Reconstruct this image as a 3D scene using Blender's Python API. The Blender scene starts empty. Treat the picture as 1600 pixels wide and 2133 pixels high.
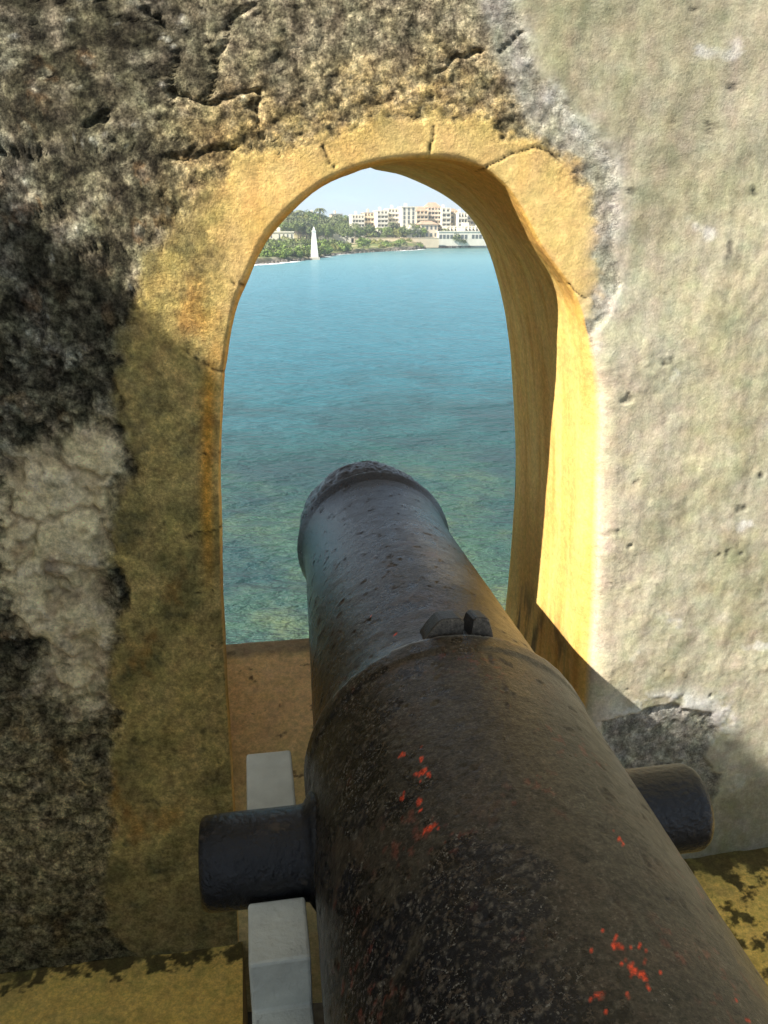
import bpy, math, random
import numpy as np
from math import radians as R_, sin, cos, pi
random.seed(7); RNG = np.random.default_rng(7)
S = bpy.context.scene; COL = S.collection

# ------------------------------------------------------------------ camera, sky, sun, exposure
PSI = 0.165; PITCH = math.atan(586.5/1700)
cam_d = bpy.data.cameras.new('camera'); cam = bpy.data.objects.new('camera', cam_d); COL.objects.link(cam)
cam.location = (0, 0, 0); cam.rotation_euler = (pi/2-PITCH, 0, -PSI)
cam_d.sensor_fit = 'VERTICAL'; cam_d.sensor_height = 24.0; cam_d.lens = 24.0*1700/2133
cam_d.clip_start = 0.02; cam_d.clip_end = 12000
S.camera = cam
SUN = np.array([1.0, 0.40, -0.93]); SUN = SUN/np.linalg.norm(SUN)
elev = math.asin(-SUN[2]); azim = math.atan2(-SUN[0], -SUN[1])
w = bpy.data.worlds.new('World'); S.world = w; w.use_nodes = True
nt = w.node_tree; nt.nodes.clear()
wo = nt.nodes.new('ShaderNodeOutputWorld'); bg = nt.nodes.new('ShaderNodeBackground')
sk = nt.nodes.new('ShaderNodeTexSky'); sk.sky_type = 'NISHITA'; sk.sun_disc = False
sk.sun_elevation = elev; sk.sun_rotation = azim; sk.air_density = 1.0; sk.dust_density = 0.15; sk.ozone_density = 3.0
tc = nt.nodes.new('ShaderNodeTexCoord'); mp = nt.nodes.new('ShaderNodeMapping'); mp.inputs['Scale'].default_value = (1.6, 1.6, 6.0)
cn = nt.nodes.new('ShaderNodeTexNoise'); cn.inputs['Scale'].default_value = 2.2; cn.inputs['Detail'].default_value = 7; cn.inputs['Roughness'].default_value = .6
cr = nt.nodes.new('ShaderNodeValToRGB'); cr.color_ramp.elements[0].position = .40; cr.color_ramp.elements[1].position = .62
mx = nt.nodes.new('ShaderNodeMix'); mx.data_type = 'RGBA'; mx.inputs[7].default_value = (3.5, 4.9, 6.4, 1)
L = nt.links.new
mul = nt.nodes.new('ShaderNodeMath'); mul.operation = 'MULTIPLY_ADD'; mul.inputs[1].default_value = .35; mul.inputs[2].default_value = .58
L(tc.outputs['Generated'], mp.inputs['Vector']); L(mp.outputs[0], cn.inputs['Vector']); L(cn.outputs['Fac'], cr.inputs[0])
L(cr.outputs['Color'], mul.inputs[0]); sx_ = nt.nodes.new('ShaderNodeSeparateXYZ'); L(tc.outputs['Generated'], sx_.inputs[0])
hr_ = nt.nodes.new('ShaderNodeMapRange'); hr_.inputs[1].default_value = .10; hr_.inputs[2].default_value = .45; L(sx_.outputs[2], hr_.inputs[0])
vc = nt.nodes.new('ShaderNodeMix'); vc.data_type = 'RGBA'; lw = nt.nodes.new('ShaderNodeMix'); lw.data_type = 'RGBA'; lw.inputs[6].default_value = (1.2, 2.2, 3.7, 1); lw.inputs[7].default_value = (3.1, 3.4, 3.7, 1); L(cr.outputs['Color'], lw.inputs[0]); L(lw.outputs[2], vc.inputs[6]); vc.inputs[7].default_value = (1.25, 1.3, 1.3, 1); L(hr_.outputs[0], vc.inputs[0]); L(vc.outputs[2], mx.inputs[7])
mx2 = nt.nodes.new('ShaderNodeMath'); mx2.operation = 'MULTIPLY_ADD'; mx2.use_clamp = True; mx2.inputs[1].default_value = .22; L(hr_.outputs[0], mx2.inputs[0]); L(mul.outputs[0], mx2.inputs[2]); L(mx2.outputs[0], mx.inputs[0]); L(sk.outputs[0], mx.inputs[6]); L(mx.outputs[2], bg.inputs['Color']); L(bg.outputs[0], wo.inputs[0])
bg.inputs['Strength'].default_value = 0.13
sd = bpy.data.lights.new('sun', 'SUN'); sd.energy = 5.0; sd.angle = R_(.53); sd.color = (1, .94, .84)
so = bpy.data.objects.new('sun', sd); COL.objects.link(so)
import mathutils
so.rotation_euler = mathutils.Vector(SUN).to_track_quat('-Z', 'Y').to_euler()
S.view_settings.view_transform = 'Standard'; S.view_settings.look = 'None'; S.view_settings.exposure = 1.15; S.view_settings.gamma = 1
S.render.engine = 'CYCLES'

# ------------------------------------------------------------------ noise in numpy
def _h(ix, iy, iz, s):
    n = (ix.astype(np.int64)*73856093) ^ (iy.astype(np.int64)*19349663) ^ (iz.astype(np.int64)*83492791) ^ (s*2654435761)
    n &= 0xffffffff; n = (n ^ (n >> 15)) * 2246822519 & 0xffffffff; n = (n ^ (n >> 13)) * 3266489917 & 0xffffffff; n ^= n >> 16
    return (n & 0xffffff)/float(0xffffff)
def vnoise(p, s=0):
    i = np.floor(p); f = p-i; f = f*f*f*(f*(f*6-15)+10); r = 0
    for a in (0, 1):
        for b in (0, 1):
            for c in (0, 1):
                wgt = (f[..., 0] if a else 1-f[..., 0])*(f[..., 1] if b else 1-f[..., 1])*(f[..., 2] if c else 1-f[..., 2])
                r = r+wgt*_h(i[..., 0]+a, i[..., 1]+b, i[..., 2]+c, s)
    return r
def fbm(p, sc, octv=4, s=0, g=.5):
    a = 1.; t = 0.; r = 0
    for o in range(octv):
        r = r+a*(vnoise(p*sc*(2.03**o)+17.3*o, s+o)-.5); t += a; a *= g
    return r/t*2      # about -1..1
def worley(x, z, sc, s=0):                      # 2D cells: F1, F2, cell random
    X = x*sc; Z = z*sc; ix = np.floor(X); iz = np.floor(Z)
    f1 = np.full(x.shape, 9.); f2 = np.full(x.shape, 9.); idr = np.zeros(x.shape)
    zz = np.zeros_like(ix)
    for a in (-1, 0, 1):
        for b in (-1, 0, 1):
            cx = ix+a+_h(ix+a, iz+b, zz, s); cz = iz+b+_h(ix+a, iz+b, zz+1, s)
            d = np.hypot(X-cx, Z-cz); near = d < f1
            f2 = np.where(near, f1, np.minimum(f2, d)); idr = np.where(near, _h(ix+a, iz+b, zz+2, s), idr); f1 = np.where(near, d, f1)
    return f1, f2, idr
def sst(e0, e1, x):
    t = np.clip((x-e0)/(e1-e0), 0, 1); return t*t*(3-2*t)
def mixc(a, b, t):
    return a*(1-t[..., None])+np.array(b)*t[..., None]
def seg_dist(x, z, pl):
    d = np.full(x.shape, 9.)
    for (ax, az), (bx, bz) in zip(pl[:-1], pl[1:]):
        vx, vz = bx-ax, bz-az; t = np.clip(((x-ax)*vx+(z-az)*vz)/(vx*vx+vz*vz+1e-12), 0, 1)
        d = np.minimum(d, np.hypot(x-ax-t*vx, z-az-t*vz))
    return d
def inside(x, z, pl):
    c = np.zeros(x.shape, bool); n = len(pl)
    for i in range(n):
        (ax, az), (bx, bz) = pl[i], pl[(i+1) % n]
        if az == bz: continue
        c ^= ((az > z) != (bz > z)) & (x < (bx-ax)*(z-az)/(bz-az)+ax)
    return c
def sdf(x, z, pl):                              # positive inside
    d = seg_dist(x, z, list(pl)+[pl[0]]); return np.where(inside(x, z, pl), d, -d)

# ------------------------------------------------------------------ object helpers
def tag(o, label=None, cat=None, group=None, kind=None):
    if label: o['label'] = label
    if cat: o['category'] = cat
    if group: o['group'] = group
    if kind: o['kind'] = kind
    return o
def empty(name, loc=(0, 0, 0), rz=0):
    o = bpy.data.objects.new(name, None); COL.objects.link(o); o.location = loc; o.rotation_euler = (0, 0, rz); o.empty_display_size = .1
    return o
class MB:
    def __init__(s): s.v = []; s.f = []
    def quad(s, *p):
        n = len(s.v); s.v += [tuple(q) for q in p]; s.f.append(tuple(range(n, n+len(p))))
    def box(s, x0, x1, y0, y1, z0, z1):
        n = len(s.v); s.v += [(x, y, z) for z in (z0, z1) for x, y in ((x0, y0), (x1, y0), (x1, y1), (x0, y1))]
        s.f += [tuple(n+i for i in q) for q in ((3, 2, 1, 0), (4, 5, 6, 7), (0, 1, 5, 4), (1, 2, 6, 5), (2, 3, 7, 6), (3, 0, 4, 7))]
    def lathe(s, c, ax, prof, n=24):            # prof: (distance along ax, radius)
        ax = mathutils.Vector(ax).normalized(); u = ax.orthogonal().normalized(); v = ax.cross(u); b = len(s.v)
        for (h, r) in prof:
            for k in range(n):
                a = 2*pi*k/n; q = mathutils.Vector(c)+ax*h+u*(r*cos(a))+v*(r*sin(a)); s.v.append(tuple(q))
        for i in range(len(prof)-1):
            for k in range(n):
                k2 = (k+1) % n; s.f.append((b+i*n+k, b+i*n+k2, b+(i+1)*n+k2, b+(i+1)*n+k))
        s.f.append(tuple(b+k for k in range(n))[::-1]); s.f.append(tuple(b+(len(prof)-1)*n+k for k in range(n)))
    def build(s, name, mat, parent=None, smooth=False, bevel=0):
        me = bpy.data.meshes.new(name); me.from_pydata(s.v, [], s.f); me.update()
        if smooth: me.shade_smooth() if hasattr(me, 'shade_smooth') else me.polygons.foreach_set('use_smooth', [True]*len(me.polygons))
        me.materials.append(mat); o = bpy.data.objects.new(name, me); COL.objects.link(o); o.parent = parent
        if bevel:
            m = o.modifiers.new('bevel', 'BEVEL'); m.width = bevel; m.segments = 2; m.limit_method = 'ANGLE'; m.angle_limit = R_(35)
        return o
def grid_mesh(name, P, mat, parent=None, col=None, wrap=False, keep=None, flip=False, attrs=None, wrapr=False):
    nr, nc = P.shape[:2]; idx = np.arange(nr*nc).reshape(nr, nc)
    A = idx[:-1, :-1]; B = idx[:-1, 1:]; C_ = idx[1:, 1:]; D = idx[1:, :-1]
    F = np.stack([A, B, C_, D], -1).reshape(-1, 4)
    if wrap:
        F = np.concatenate([F, np.stack([idx[:-1, -1], idx[:-1, 0], idx[1:, 0], idx[1:, -1]], -1).reshape(-1, 4)])
    if wrapr:
        F = np.concatenate([F, np.stack([idx[-1, :-1], idx[-1, 1:], idx[0, 1:], idx[0, :-1]], -1).reshape(-1, 4)])
    V = P.reshape(-1, 3)
    # vertex normals of the full grid, kept when the grid is divided into parts
    fn = np.cross(V[F[:, 2]]-V[F[:, 0]], V[F[:, 3]]-V[F[:, 1]]); N = np.zeros_like(V)
    for k in range(4): np.add.at(N, F[:, k], fn)
    N /= np.linalg.norm(N, axis=1)[:, None]+1e-12
    if flip: F = F[:, ::-1]; N = -N
    out = []
    groups = [(name, None)] if keep is None else keep
    for gname, mask in groups:
        Fg = F if mask is None else F[mask.reshape(-1)[F].sum(1) >= 2.5] if mask.dtype == bool else F
        used = np.unique(Fg); rm = np.full(len(V), -1); rm[used] = np.arange(len(used)); Fg = rm[Fg]
        me = bpy.data.meshes.new(gname); me.vertices.add(len(used)); me.vertices.foreach_set('co', V[used].astype(np.float32).ravel())
        me.loops.add(len(Fg)*4); me.loops.foreach_set('vertex_index', Fg.astype(np.int32).ravel())
        me.polygons.add(len(Fg)); me.polygons.foreach_set('loop_start', (np.arange(len(Fg))*4).astype(np.int32))
        me.polygons.foreach_set('use_smooth', np.ones(len(Fg), bool)); me.update(calc_edges=True)
        if col is not None:
            ca = me.color_attributes.new('col', 'FLOAT_COLOR', 'POINT')
            c4 = np.ones((len(used), 4), np.float32); c4[:, :3] = col.reshape(-1, 3)[used]; ca.data.foreach_set('color', c4.ravel())
        for an, av in (attrs or {}).items():
            at = me.attributes.new(an, 'FLOAT', 'POINT'); at.data.foreach_set('value', av.reshape(-1)[used].astype(np.float32))
        me.normals_split_custom_set_from_vertices([tuple(n) for n in N[used]])
        me.materials.append(mat); o = bpy.data.objects.new(gname, me); COL.objects.link(o); o.parent = parent; out.append(o)
    return out
class Mat:
    def __init__(s, name, rough=.8, spec=.5):
        s.m = bpy.data.materials.new(name); s.m.use_nodes = True; s.t = s.m.node_tree; s.b = s.t.nodes['Principled BSDF']
        s.b.inputs['Roughness'].default_value = rough; s.b.inputs['Specular IOR Level'].default_value = spec; s._obj = None
    def n(s, t, **k):
        x = s.t.nodes.new(t)
        for a, v in k.items():
            if hasattr(x, a): setattr(x, a, v)
            else: x.inputs[a.replace('_', ' ')].default_value = v
        return x
    def l(s, a, b): s.t.links.new(a, b)
    def obj(s):
        if not s._obj: s._obj = s.n('ShaderNodeTexCoord').outputs['Object']
        return s._obj
    def noise(s, scale, detail=4, rough=.55, vec=None, out='Fac', sc=None):
        x = s.n('ShaderNodeTexNoise'); x.inputs['Scale'].default_value = scale; x.inputs['Detail'].default_value = detail; x.inputs['Roughness'].default_value = rough
        v = vec or s.obj()
        if sc:
            m = s.n('ShaderNodeMapping'); m.inputs['Scale'].default_value = sc; s.l(v, m.inputs['Vector']); v = m.outputs[0]
        s.l(v, x.inputs['Vector']); return x.outputs[out]
    def ramp(s, fac, stops):
        x = s.n('ShaderNodeValToRGB'); e = x.color_ramp.elements
        while len(e) < len(stops): e.new(.5)
        for el, (p, c) in zip(e, stops):
            el.position = p; el.color = (c, c, c, 1) if isinstance(c, (int, float)) else (*c, 1)
        s.l(fac, x.inputs[0]); return x.outputs['Color']
    def mix(s, fac, a, b, mode='MIX'):
        x = s.n('ShaderNodeMix'); x.data_type = 'RGBA'; x.blend_type = mode
        for sock, v in ((x.inputs[0], fac), (x.inputs[6], a), (x.inputs[7], b)):
            if isinstance(v, (int, float)): sock.default_value = v if sock == x.inputs[0] else (v, v, v, 1)
            elif isinstance(v, tuple): sock.default_value = (*v, 1)
            else: s.l(v, sock)
        return x.outputs[2]
    def bump(s, h, strength=.5, dist=.01):
        x = s.n('ShaderNodeBump'); x.inputs['Strength'].default_value = strength; x.inputs['Distance'].default_value = dist; s.l(h, x.inputs['Height'])
        if s.b.inputs['Normal'].links: s.l(s.b.inputs['Normal'].links[0].from_socket, x.inputs['Normal'])
        s.l(x.outputs[0], s.b.inputs['Normal']); return s
    def base(s, c):
        if isinstance(c, tuple): s.b.inputs['Base Color'].default_value = (*c, 1)
        else: s.l(c, s.b.inputs['Base Color'])
        return s
def simple(name, c, rough=.85, var=.25, scale=8, bump=0, spec=.3):
    m = Mat(name, rough, spec); f = m.noise(scale, 5)
    m.base(m.mix(1.0, c, m.ramp(f, [(.3, 1-var), (.7, 1+var)]), 'MULTIPLY'))
    if bump: m.bump(m.noise(scale*6, 4), .6, bump)
    return m.m

# ------------------------------------------------------------------ materials
def wall_material():
    m = Mat('weathered_wall', .95, .15)
    a = m.n('ShaderNodeAttribute'); a.attribute_name = 'col'; ro = m.n('ShaderNodeAttribute'); ro.attribute_name = 'rough'
    f1 = m.noise(260, 6, .7); f2 = m.noise(95, 5, .65)
    sp = m.ramp(f1, [(.36, .5), (.5, 1.0), (.64, 1.5)]); sp2 = m.ramp(f2, [(.36, .35), (.50, 1.0), (.64, 1.7)])
    soft1 = m.ramp(f1, [(.3, .86), (.7, 1.12)]); soft2 = m.ramp(f2, [(.3, .84), (.7, 1.12)])
    k1 = m.mix(ro.outputs['Fac'], soft1, sp); k2 = m.mix(ro.outputs['Fac'], soft2, sp2)
    c = m.mix(1.0, a.outputs['Color'], k1, 'MULTIPLY'); c = m.mix(1.0, c, k2, 'MULTIPLY')
    c = m.mix(ro.outputs['Fac'], c, m.mix(1.0, c, m.ramp(m.noise(38, 6, .72), [(.40, .45), (.5, 1.), (.62, 1.6)]), 'MULTIPLY')); tint = m.noise(30, 3, .5, out='Color'); c = m.mix(.12, c, tint, 'OVERLAY')
    m.base(c)
    h = m.mix(ro.outputs['Fac'], m.mix(.5, m.ramp(m.noise(300, 4, .6), [(0, .47), (1, .53)]), m.ramp(m.noise(45, 6, .7), [(0, .46), (1, .54)])), m.mix(.5, m.noise(210, 6, .75), m.noise(85, 6, .7)))
    m.bump(h, 1.0, .022)
    return m.m
M_WALL = wall_material()

# ------------------------------------------------------------------ the fortress wall with its embrasure
NY, FY = 1.257, 1.68
near = [(-0.1113,-2.0472),(-0.0801,-1.4536),(-0.0745,-1.3055),(-0.0653,-0.9911),(-0.0628,-0.675),(-0.0549,-0.452),(-0.0473,-0.3328),(-0.0335,-0.2059),(-0.0139,-0.1141),(0.0101,-0.0597),(0.0403,-0.0066),(0.0834,0.0359),(0.1395,0.0716),(0.1988,0.0901),(0.2444,0.097),(0.2763,0.0987),(0.3157,0.0966),(0.3523,0.0866),(0.3824,0.0686),(0.4098,0.0408),(0.4557,-0.0278),(0.507,-0.089),(0.5323,-0.1448),(0.55,-0.2376),(0.5579,-0.3182),(0.5626,-0.4021),(0.5744,-0.5808),(0.5802,-0.725),(0.5835,-0.8788),(0.5861,-1.0319),(0.596,-1.2205),(0.6274,-1.7647)]
farc_right = [(0.2237,0.1114),(0.2657,0.111),(0.327,0.097),(0.4045,0.0626),(0.4598,0.0182),(0.4974,-0.0461),(0.533,-0.1511),(0.5544,-0.2609),(0.5714,-0.4185),(0.5775,-0.5288),(0.578,-0.6434),(0.575,-0.7625),(0.5696,-0.8865),(0.5671,-1.083),(0.5694,-1.236),(0.5784,-1.5985)]
near_l = near[:14]
far_left = []
for i, (x, z) in enumerate(near_l[:12]):
    u, v = x/NY, z/NY; k = .005
    nx, nz = (-1, 0) if i < 8 else (-.75, .66)
    far_left.append(((u+nx*k)*FY, (v+nz*k)*FY))
farc = far_left+farc_right
def catmull(pl, per=16):
    p = [np.array(q) for q in pl]; p = [2*p[0]-p[1]]+p+[2*p[-1]-p[-2]]; o = []
    for i in range(1, len(p)-2):
        for k in range(per):
            t = k/per; o.append(.5*((2*p[i])+(-p[i-1]+p[i+1])*t+(2*p[i-1]-5*p[i]+4*p[i+1]-p[i+2])*t*t+(-p[i-1]+3*p[i]-3*p[i+1]+p[i+2])*t**3))
    o.append(p[-2]); return np.array(o)
def resample(a, n):
    s = np.r_[0, np.cumsum(np.hypot(*np.diff(a, axis=0).T))]; t = np.linspace(0, s[-1], n)
    return np.stack([np.interp(t, s, a[:, k]) for k in (0, 1)], 1)
def half(a, crown_x, nl, nr_):
    k = int(np.argmax(a[:, 1])); return np.concatenate([resample(a[:k+1], nl)[:-1], resample(a[k:], nr_)])
NCOL_L, NCOL_R = 640, 700
ca = half(catmull(near), 0, NCOL_L, NCOL_R); cb = half(catmull(farc), 0, NCOL_L, NCOL_R)
# the jambs run straight on down below the floor
for c_ in (ca, cb): c_[:, 1] = np.where(c_[:, 1] < -1.2, c_[:, 1]*1.0, c_[:, 1])
nc = len(ca)
tg = np.gradient(ca, axis=0); nrm = np.stack([-tg[:, 1], tg[:, 0]], 1); nrm /= np.linalg.norm(nrm, axis=1)[:, None]
def gsm(a, s):
    k = np.arange(-3*s, 3*s+1); g = np.exp(-.5*(k/s)**2); g /= g.sum()
    return np.stack([np.convolve(np.pad(a[:, j], 3*s, mode='edge'), g, 'valid') for j in range(a.shape[1])], 1)
nsm = gsm(nrm, 14); nsm /= np.linalg.norm(nsm, axis=1)[:, None]
# outward rays: left -> up -> right, turning steadily along the contour
tt = np.linspace(0, 1, nc); zc = ca[:, 1]
ang = np.arctan2(nsm[:, 1], nsm[:, 0]); ang = np.unwrap(ang); ang = gsm(ang[:, None], 60)[:, 0]
ang = np.minimum.accumulate(np.clip(ang, 0, pi)); ray = np.stack([np.cos(ang), np.sin(ang)], 1)
def hit(p, d, x0, x1, z1):
    t = np.full(len(p), 50.)
    t = np.where(d[:, 0] < -1e-6, np.minimum(t, (x0-p[:, 0])/np.minimum(d[:, 0], -1e-6)), t)
    t = np.where(d[:, 0] > 1e-6, np.minimum(t, (x1-p[:, 0])/np.maximum(d[:, 0], 1e-6)), t)
    t = np.where(d[:, 1] > 1e-6, np.minimum(t, (z1-p[:, 1])/np.maximum(d[:, 1], 1e-6)), t); return t
r_edge = .011+.035*sst(ca[NCOL_L, 0]+.1, ca[NCOL_L, 0]+.28, ca[:, 0])*sst(-.1, -.3, ca[:, 1])
t1 = hit(ca, ray, -.75, 1.35, .55); t2 = hit(ca, ray, -5, 6, 3.2)
rows = []; kinds = []
def row2(xz, y, kind): rows.append(np.stack([xz[:, 0], np.broadcast_to(y, xz[:, 0].shape), xz[:, 1]], 1)); kinds.append(kind)
row2(ca+ray*t2[:, None], FY, 0); row2(cb+ray*.5, FY, 0); row2(cb+ray*.05, FY, 0)
NREV = 120
for j in range(NREV):
    t = j/NREV; t = t; y = FY+(NY+r_edge-FY)*t; row2(cb+(ca-cb)*t, y, 1)
for j in range(9):
    ph = pi/2*j/8; row2(ca+nsm*(r_edge*(1-np.cos(ph)))[:, None], NY+r_edge*(1-np.sin(ph)), 1 if j < 5 else 2)
NF = 235; st = ca+nsm*r_edge[:, None]
for j in range(1, NF+1):
    g = j/NF; row2(st+(ca+ray*t1[:, None]-st)*g, NY, 2)
for g in (.15, .5, 1): row2(ca+ray*(t1+(t2-t1)*g)[:, None], NY, 3)
P = np.array(rows); K = np.array(kinds)[:, None]*np.ones(nc)
x, y, z = P[..., 0], P[..., 1], P[..., 2]
BAND = [(-0.0782,-1.454),(-0.1047,-1.3488),(-0.2579,-1.3331),(-0.3255,-1.2617),(-0.2982,-1.0865),(-0.2686,-0.8835),(-0.2615,-0.7406),(-0.2376,-0.6081),(-0.2344,-0.5064),(-0.2173,-0.4262),(-0.1936,-0.3492),(-0.1959,-0.2738),(-0.1961,-0.2085),(-0.1727,-0.139),(-0.1486,-0.0851),(-0.1251,-0.0323),(-0.0859,0.0064),(-0.0441,0.0511),(-0.0148,0.095),(0.0459,0.1143),(0.0999,0.1244),(0.1544,0.1395),(0.1955,0.1427),(0.2369,0.1577),(0.2857,0.1605),(0.3423,0.158),(0.3932,0.1438),(0.4299,0.1394),(0.4607,0.1205),(0.5041,0.0916),(0.5313,0.0414),(0.544,-0.014),(0.5661,-0.0569),(0.5655,-0.1006),(0.5469,-0.1263),(0.5394,-0.1525),(0.5534,-0.2377),(0.578,-0.5811),(0.5883,-0.8793),(0.6308,-1.5919)]
CREASE = [(0.3765,0.4676),(0.3885,0.3026),(0.4163,0.2445),(0.4449,0.1902),(0.4798,0.1626),(0.5274,0.1281),(0.5576,0.0889),(0.5775,0.0209),(0.5745,-0.0283),(0.5907,-0.0789),(0.5679,-0.1267),(0.5394,-0.1525),(0.5534,-0.2377),(0.5835,-0.5815),(0.5868,-0.7256),(0.6018,-1.1025),(0.6364,-1.593)]
zr = CREASE+[(7, -2), (7, 4), (CREASE[0][0], 4)]
PATCH = [(-0.3616,-0.3412),(-0.309,-0.3063),(-0.2643,-0.2786),(-0.2292,-0.2726),(-0.1876,-0.289),(-0.1952,-0.3645),(-0.2189,-0.4421),(-0.228,-0.5657),(-0.2491,-0.696),(-0.2606,-0.7687),(-0.3231,-0.7714),(-0.3826,-0.7012),(-0.3558,-0.668),(-0.3902,-0.5954),(-0.3975,-0.4951),(-0.4158,-0.4302)]
jit = np.stack([x, z*0, z], -1)
wx = x+.012*fbm(jit, 22, 4, 3); wz = z+.012*fbm(jit, 22, 4, 9)
face = (K >= 2)
d_band = sdf(wx, wz, BAND); d_right = sdf(wx, wz, zr); d_patch = sdf(wx, wz, PATCH)
P3 = np.stack([x, y, z], -1)
n1 = fbm(P3, 9, 5, 11); n2 = fbm(P3, 28, 5, 21, .6); n3 = fbm(P3, 80, 4, 31, .6); n4 = fbm(P3, 4, 4, 41)
band = np.where(face, sst(-.010, .014, d_band+.020*n2+.014*n3*(x > -.3)+.035*n1*sst(.05, -.1, x)), 1.); right = np.where(face, sst(-.004, .006, d_right), 0.)
# on the right the cream plaster wraps a little way round the corner of the reveal
rr = sst(.0, .03, x-ca[:, 0][None, :]+(NY+.0-y)*.8+.02)*(ca[:, 1] < -.16)[None, :]*(ca[:, 0] > .3)[None, :]
right = np.where(face, right, 0)
patch = np.where(face, sst(-.035, .03, d_patch+.045*n2+.04*n1+.025*n3), 0)*(1-band)*(1-right)
coral = (1-band)*(1-right)*(1-patch)*face
P3 = np.stack([x, y, z], -1)
n1 = fbm(P3, 9, 5, 11); n2 = fbm(P3, 28, 5, 21, .6); n3 = fbm(P3, 80, 4, 31, .6); n4 = fbm(P3, 4, 4, 41)
wxx = x+.02*fbm(P3, 14, 3, 51); wzz = z+.02*fbm(P3, 14, 3, 61)
f1, f2, cid = worley(wxx, wzz*1.15, 17, 1); g1, g2, gid = worley(wxx, wzz, 48, 2)
peb = sst(.0, .5, f2-f1); peb2 = sst(0, .5, g2-g1)
disp = np.zeros_like(x)
leftness = sst(.25, -.25, x)                     # the render fell off most on the left
hc = .013*n1+.015*n2+.008*n3+.008*(peb-.5)*(cid > .55)+.005*(peb2-.5)
pit = sst(.30, .62, fbm(P3, 20, 4, 71, .6)); hc -= .008*pit
crev = 1-sst(0, .03, np.abs(fbm(P3*np.array([.5, 1, 1.5]), 9, 4, 81)))
hc -= .013*crev*leftness
lowl = sst(-.62, -.9, z+.08*n1); relief = .20+.65*leftness*sst(.30, -.1, z+.25*leftness)
disp += coral*(hc*relief*(1-.6*lowl)-.003)
hb = .0035*n4+.0022*n1+.0010*n2+.0005*n3
disp += band*(K > 0)*hb
rg = fbm(np.dot(P3, np.array([[.8, 0, .6], [0, 1, 0], [-.25, 0, .35]])), 12, 5, 87, .6)
hr = .009*n4+.0035*n1+.0030*n2*sst(-.2, .5, n1)+.0006*n3+.0032*rg+.0006*fbm(P3*np.array([3, 1, .35]), 26, 4, 89)
pr = sst(.58, .7, fbm(P3, 34, 3, 91)); hr -= .002*pr
disp += right*(hr+.004)
scoop = sst(.1, .45, fbm(P3, 11, 2, 101)); rid = 1-sst(0, .12, np.abs(fbm(P3, 13, 4, 205)))
disp += patch*(.012*n4+.016*n1-.022*scoop+.009*n2+.003*n3-.009*rid)
# broken plaster lip beside the crease and the torn patch low on the right
lip = face*np.exp(-((d_right+.020)/.026)**2)*sst(-.35, -.1, z)*(1-band*.6); lip_n = sst(-.15, .35, n2)
disp *= 1-.6*lip; disp += lip*(.004*n2+.001*n3)
TORN = [(0.6322,-0.884),(0.7052,-0.8812),(0.7187,-0.8699),(0.7728,-0.867),(0.866,-0.8875),(0.8845,-0.9444),(0.8595,-0.9863),(0.8996,-1.0483),(0.8581,-1.21),(0.766,-1.2459),(0.6479,-1.1087)]
d_torn = sdf(wx, wz, TORN); torn = face*sst(-.003, .006, d_torn); tornrim = face*np.exp(-((d_torn+.014)/.024)**2)*sst(-.45, .0, n2+.3*n3)*sst(.60, .68, x)
disp += -torn*(.007-.006*n2-.003*n3)+tornrim*.002
cracks = [[(-0.0197,-0.0716),(-0.0047,-0.0758),(0.0159,-0.0815)], [(-0.0976,-0.165),(-0.0744,-0.1818),(-0.0508,-0.1982),(-0.0227,-0.2033)], [(-0.0742,-0.3285),(-0.0373,-0.3255)], [(-0.114,-0.4664),(-0.093,-0.4562),(-0.0797,-0.4603),(-0.0486,-0.4483)],
          [(-0.1063,-0.5647),(-0.079,-0.5616),(-0.0514,-0.555)], [(-0.0858,-0.6611),(-0.0536,-0.6558)], [(0.3419,0.0722),(0.3632,0.0868),(0.3952,0.1054),(0.4327,0.1188)], [(0.2751,0.089),(0.2782,0.1115),(0.2826,0.1418)],
          [(0.1213,0.1154),(0.133,0.0918),(0.1411,0.0831)], [(0.5022,-0.078),(0.5193,-0.0942),(0.5361,-0.104)], [(0.4312,0.1188),(0.4615,0.1088),(0.4812,0.0947)]]
ck = np.zeros_like(x)
cjx = x+.004*fbm(jit, 70, 3, 5); cjz = z+.004*fbm(jit, 70, 3, 6)
for i, c_ in enumerate(cracks):
    wd = .0017 if i in (3,) else .0010
    ck = np.maximum(ck, np.exp(-(seg_dist(cjx, cjz, c_)/wd)**2))
ck *= (y < NY+.05)*(K > 0)
disp -= .003*ck
# crevices torn across the coral stone
for c_ in ([(-0.1086,0.2728),(-0.0922,0.2513),(-0.0635,0.2241),(-0.0866,0.1717),(-0.0805,0.1689)], [(0.0286,0.2889),(0.0021,0.2657),(-0.0166,0.2198),(-0.0288,0.1789)], [(-0.0861,0.1775),(-0.0551,0.1695),(-0.023,0.1702),(0.0293,0.1803)], [(-0.0996,0.0939),(-0.0605,0.0975),(-0.0005,0.1136)], [(0.0296,0.1862),(0.0308,0.1445),(0.0362,0.1203)], [(-0.3104,0.106),(-0.275,0.0977),(-0.252,0.1098)], [(-0.1959,0.1402),(-0.1734,0.1476)], [(0.2811,0.2105),(0.2983,0.217),(0.3185,0.2355),(0.3532,0.2396)], [(0.3813,0.2374),(0.4149,0.2684),(0.4345,0.2927)],[(-0.295,-0.0508),(-0.2809,-0.0901),(-0.2944,-0.1435)],[(-0.2875,-0.1919),(-0.2395,-0.1827),(-0.1979,-0.1732)]):
    dd = seg_dist(x+.014*fbm(jit, 30, 4, 7), z+.014*fbm(jit, 30, 4, 8), c_); disp -= coral*.010*np.exp(-(dd/.0022)**2)*sst(-.5, .1, n2)
disp[K == 0] = 0; disp[K == 3] *= 1
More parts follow.
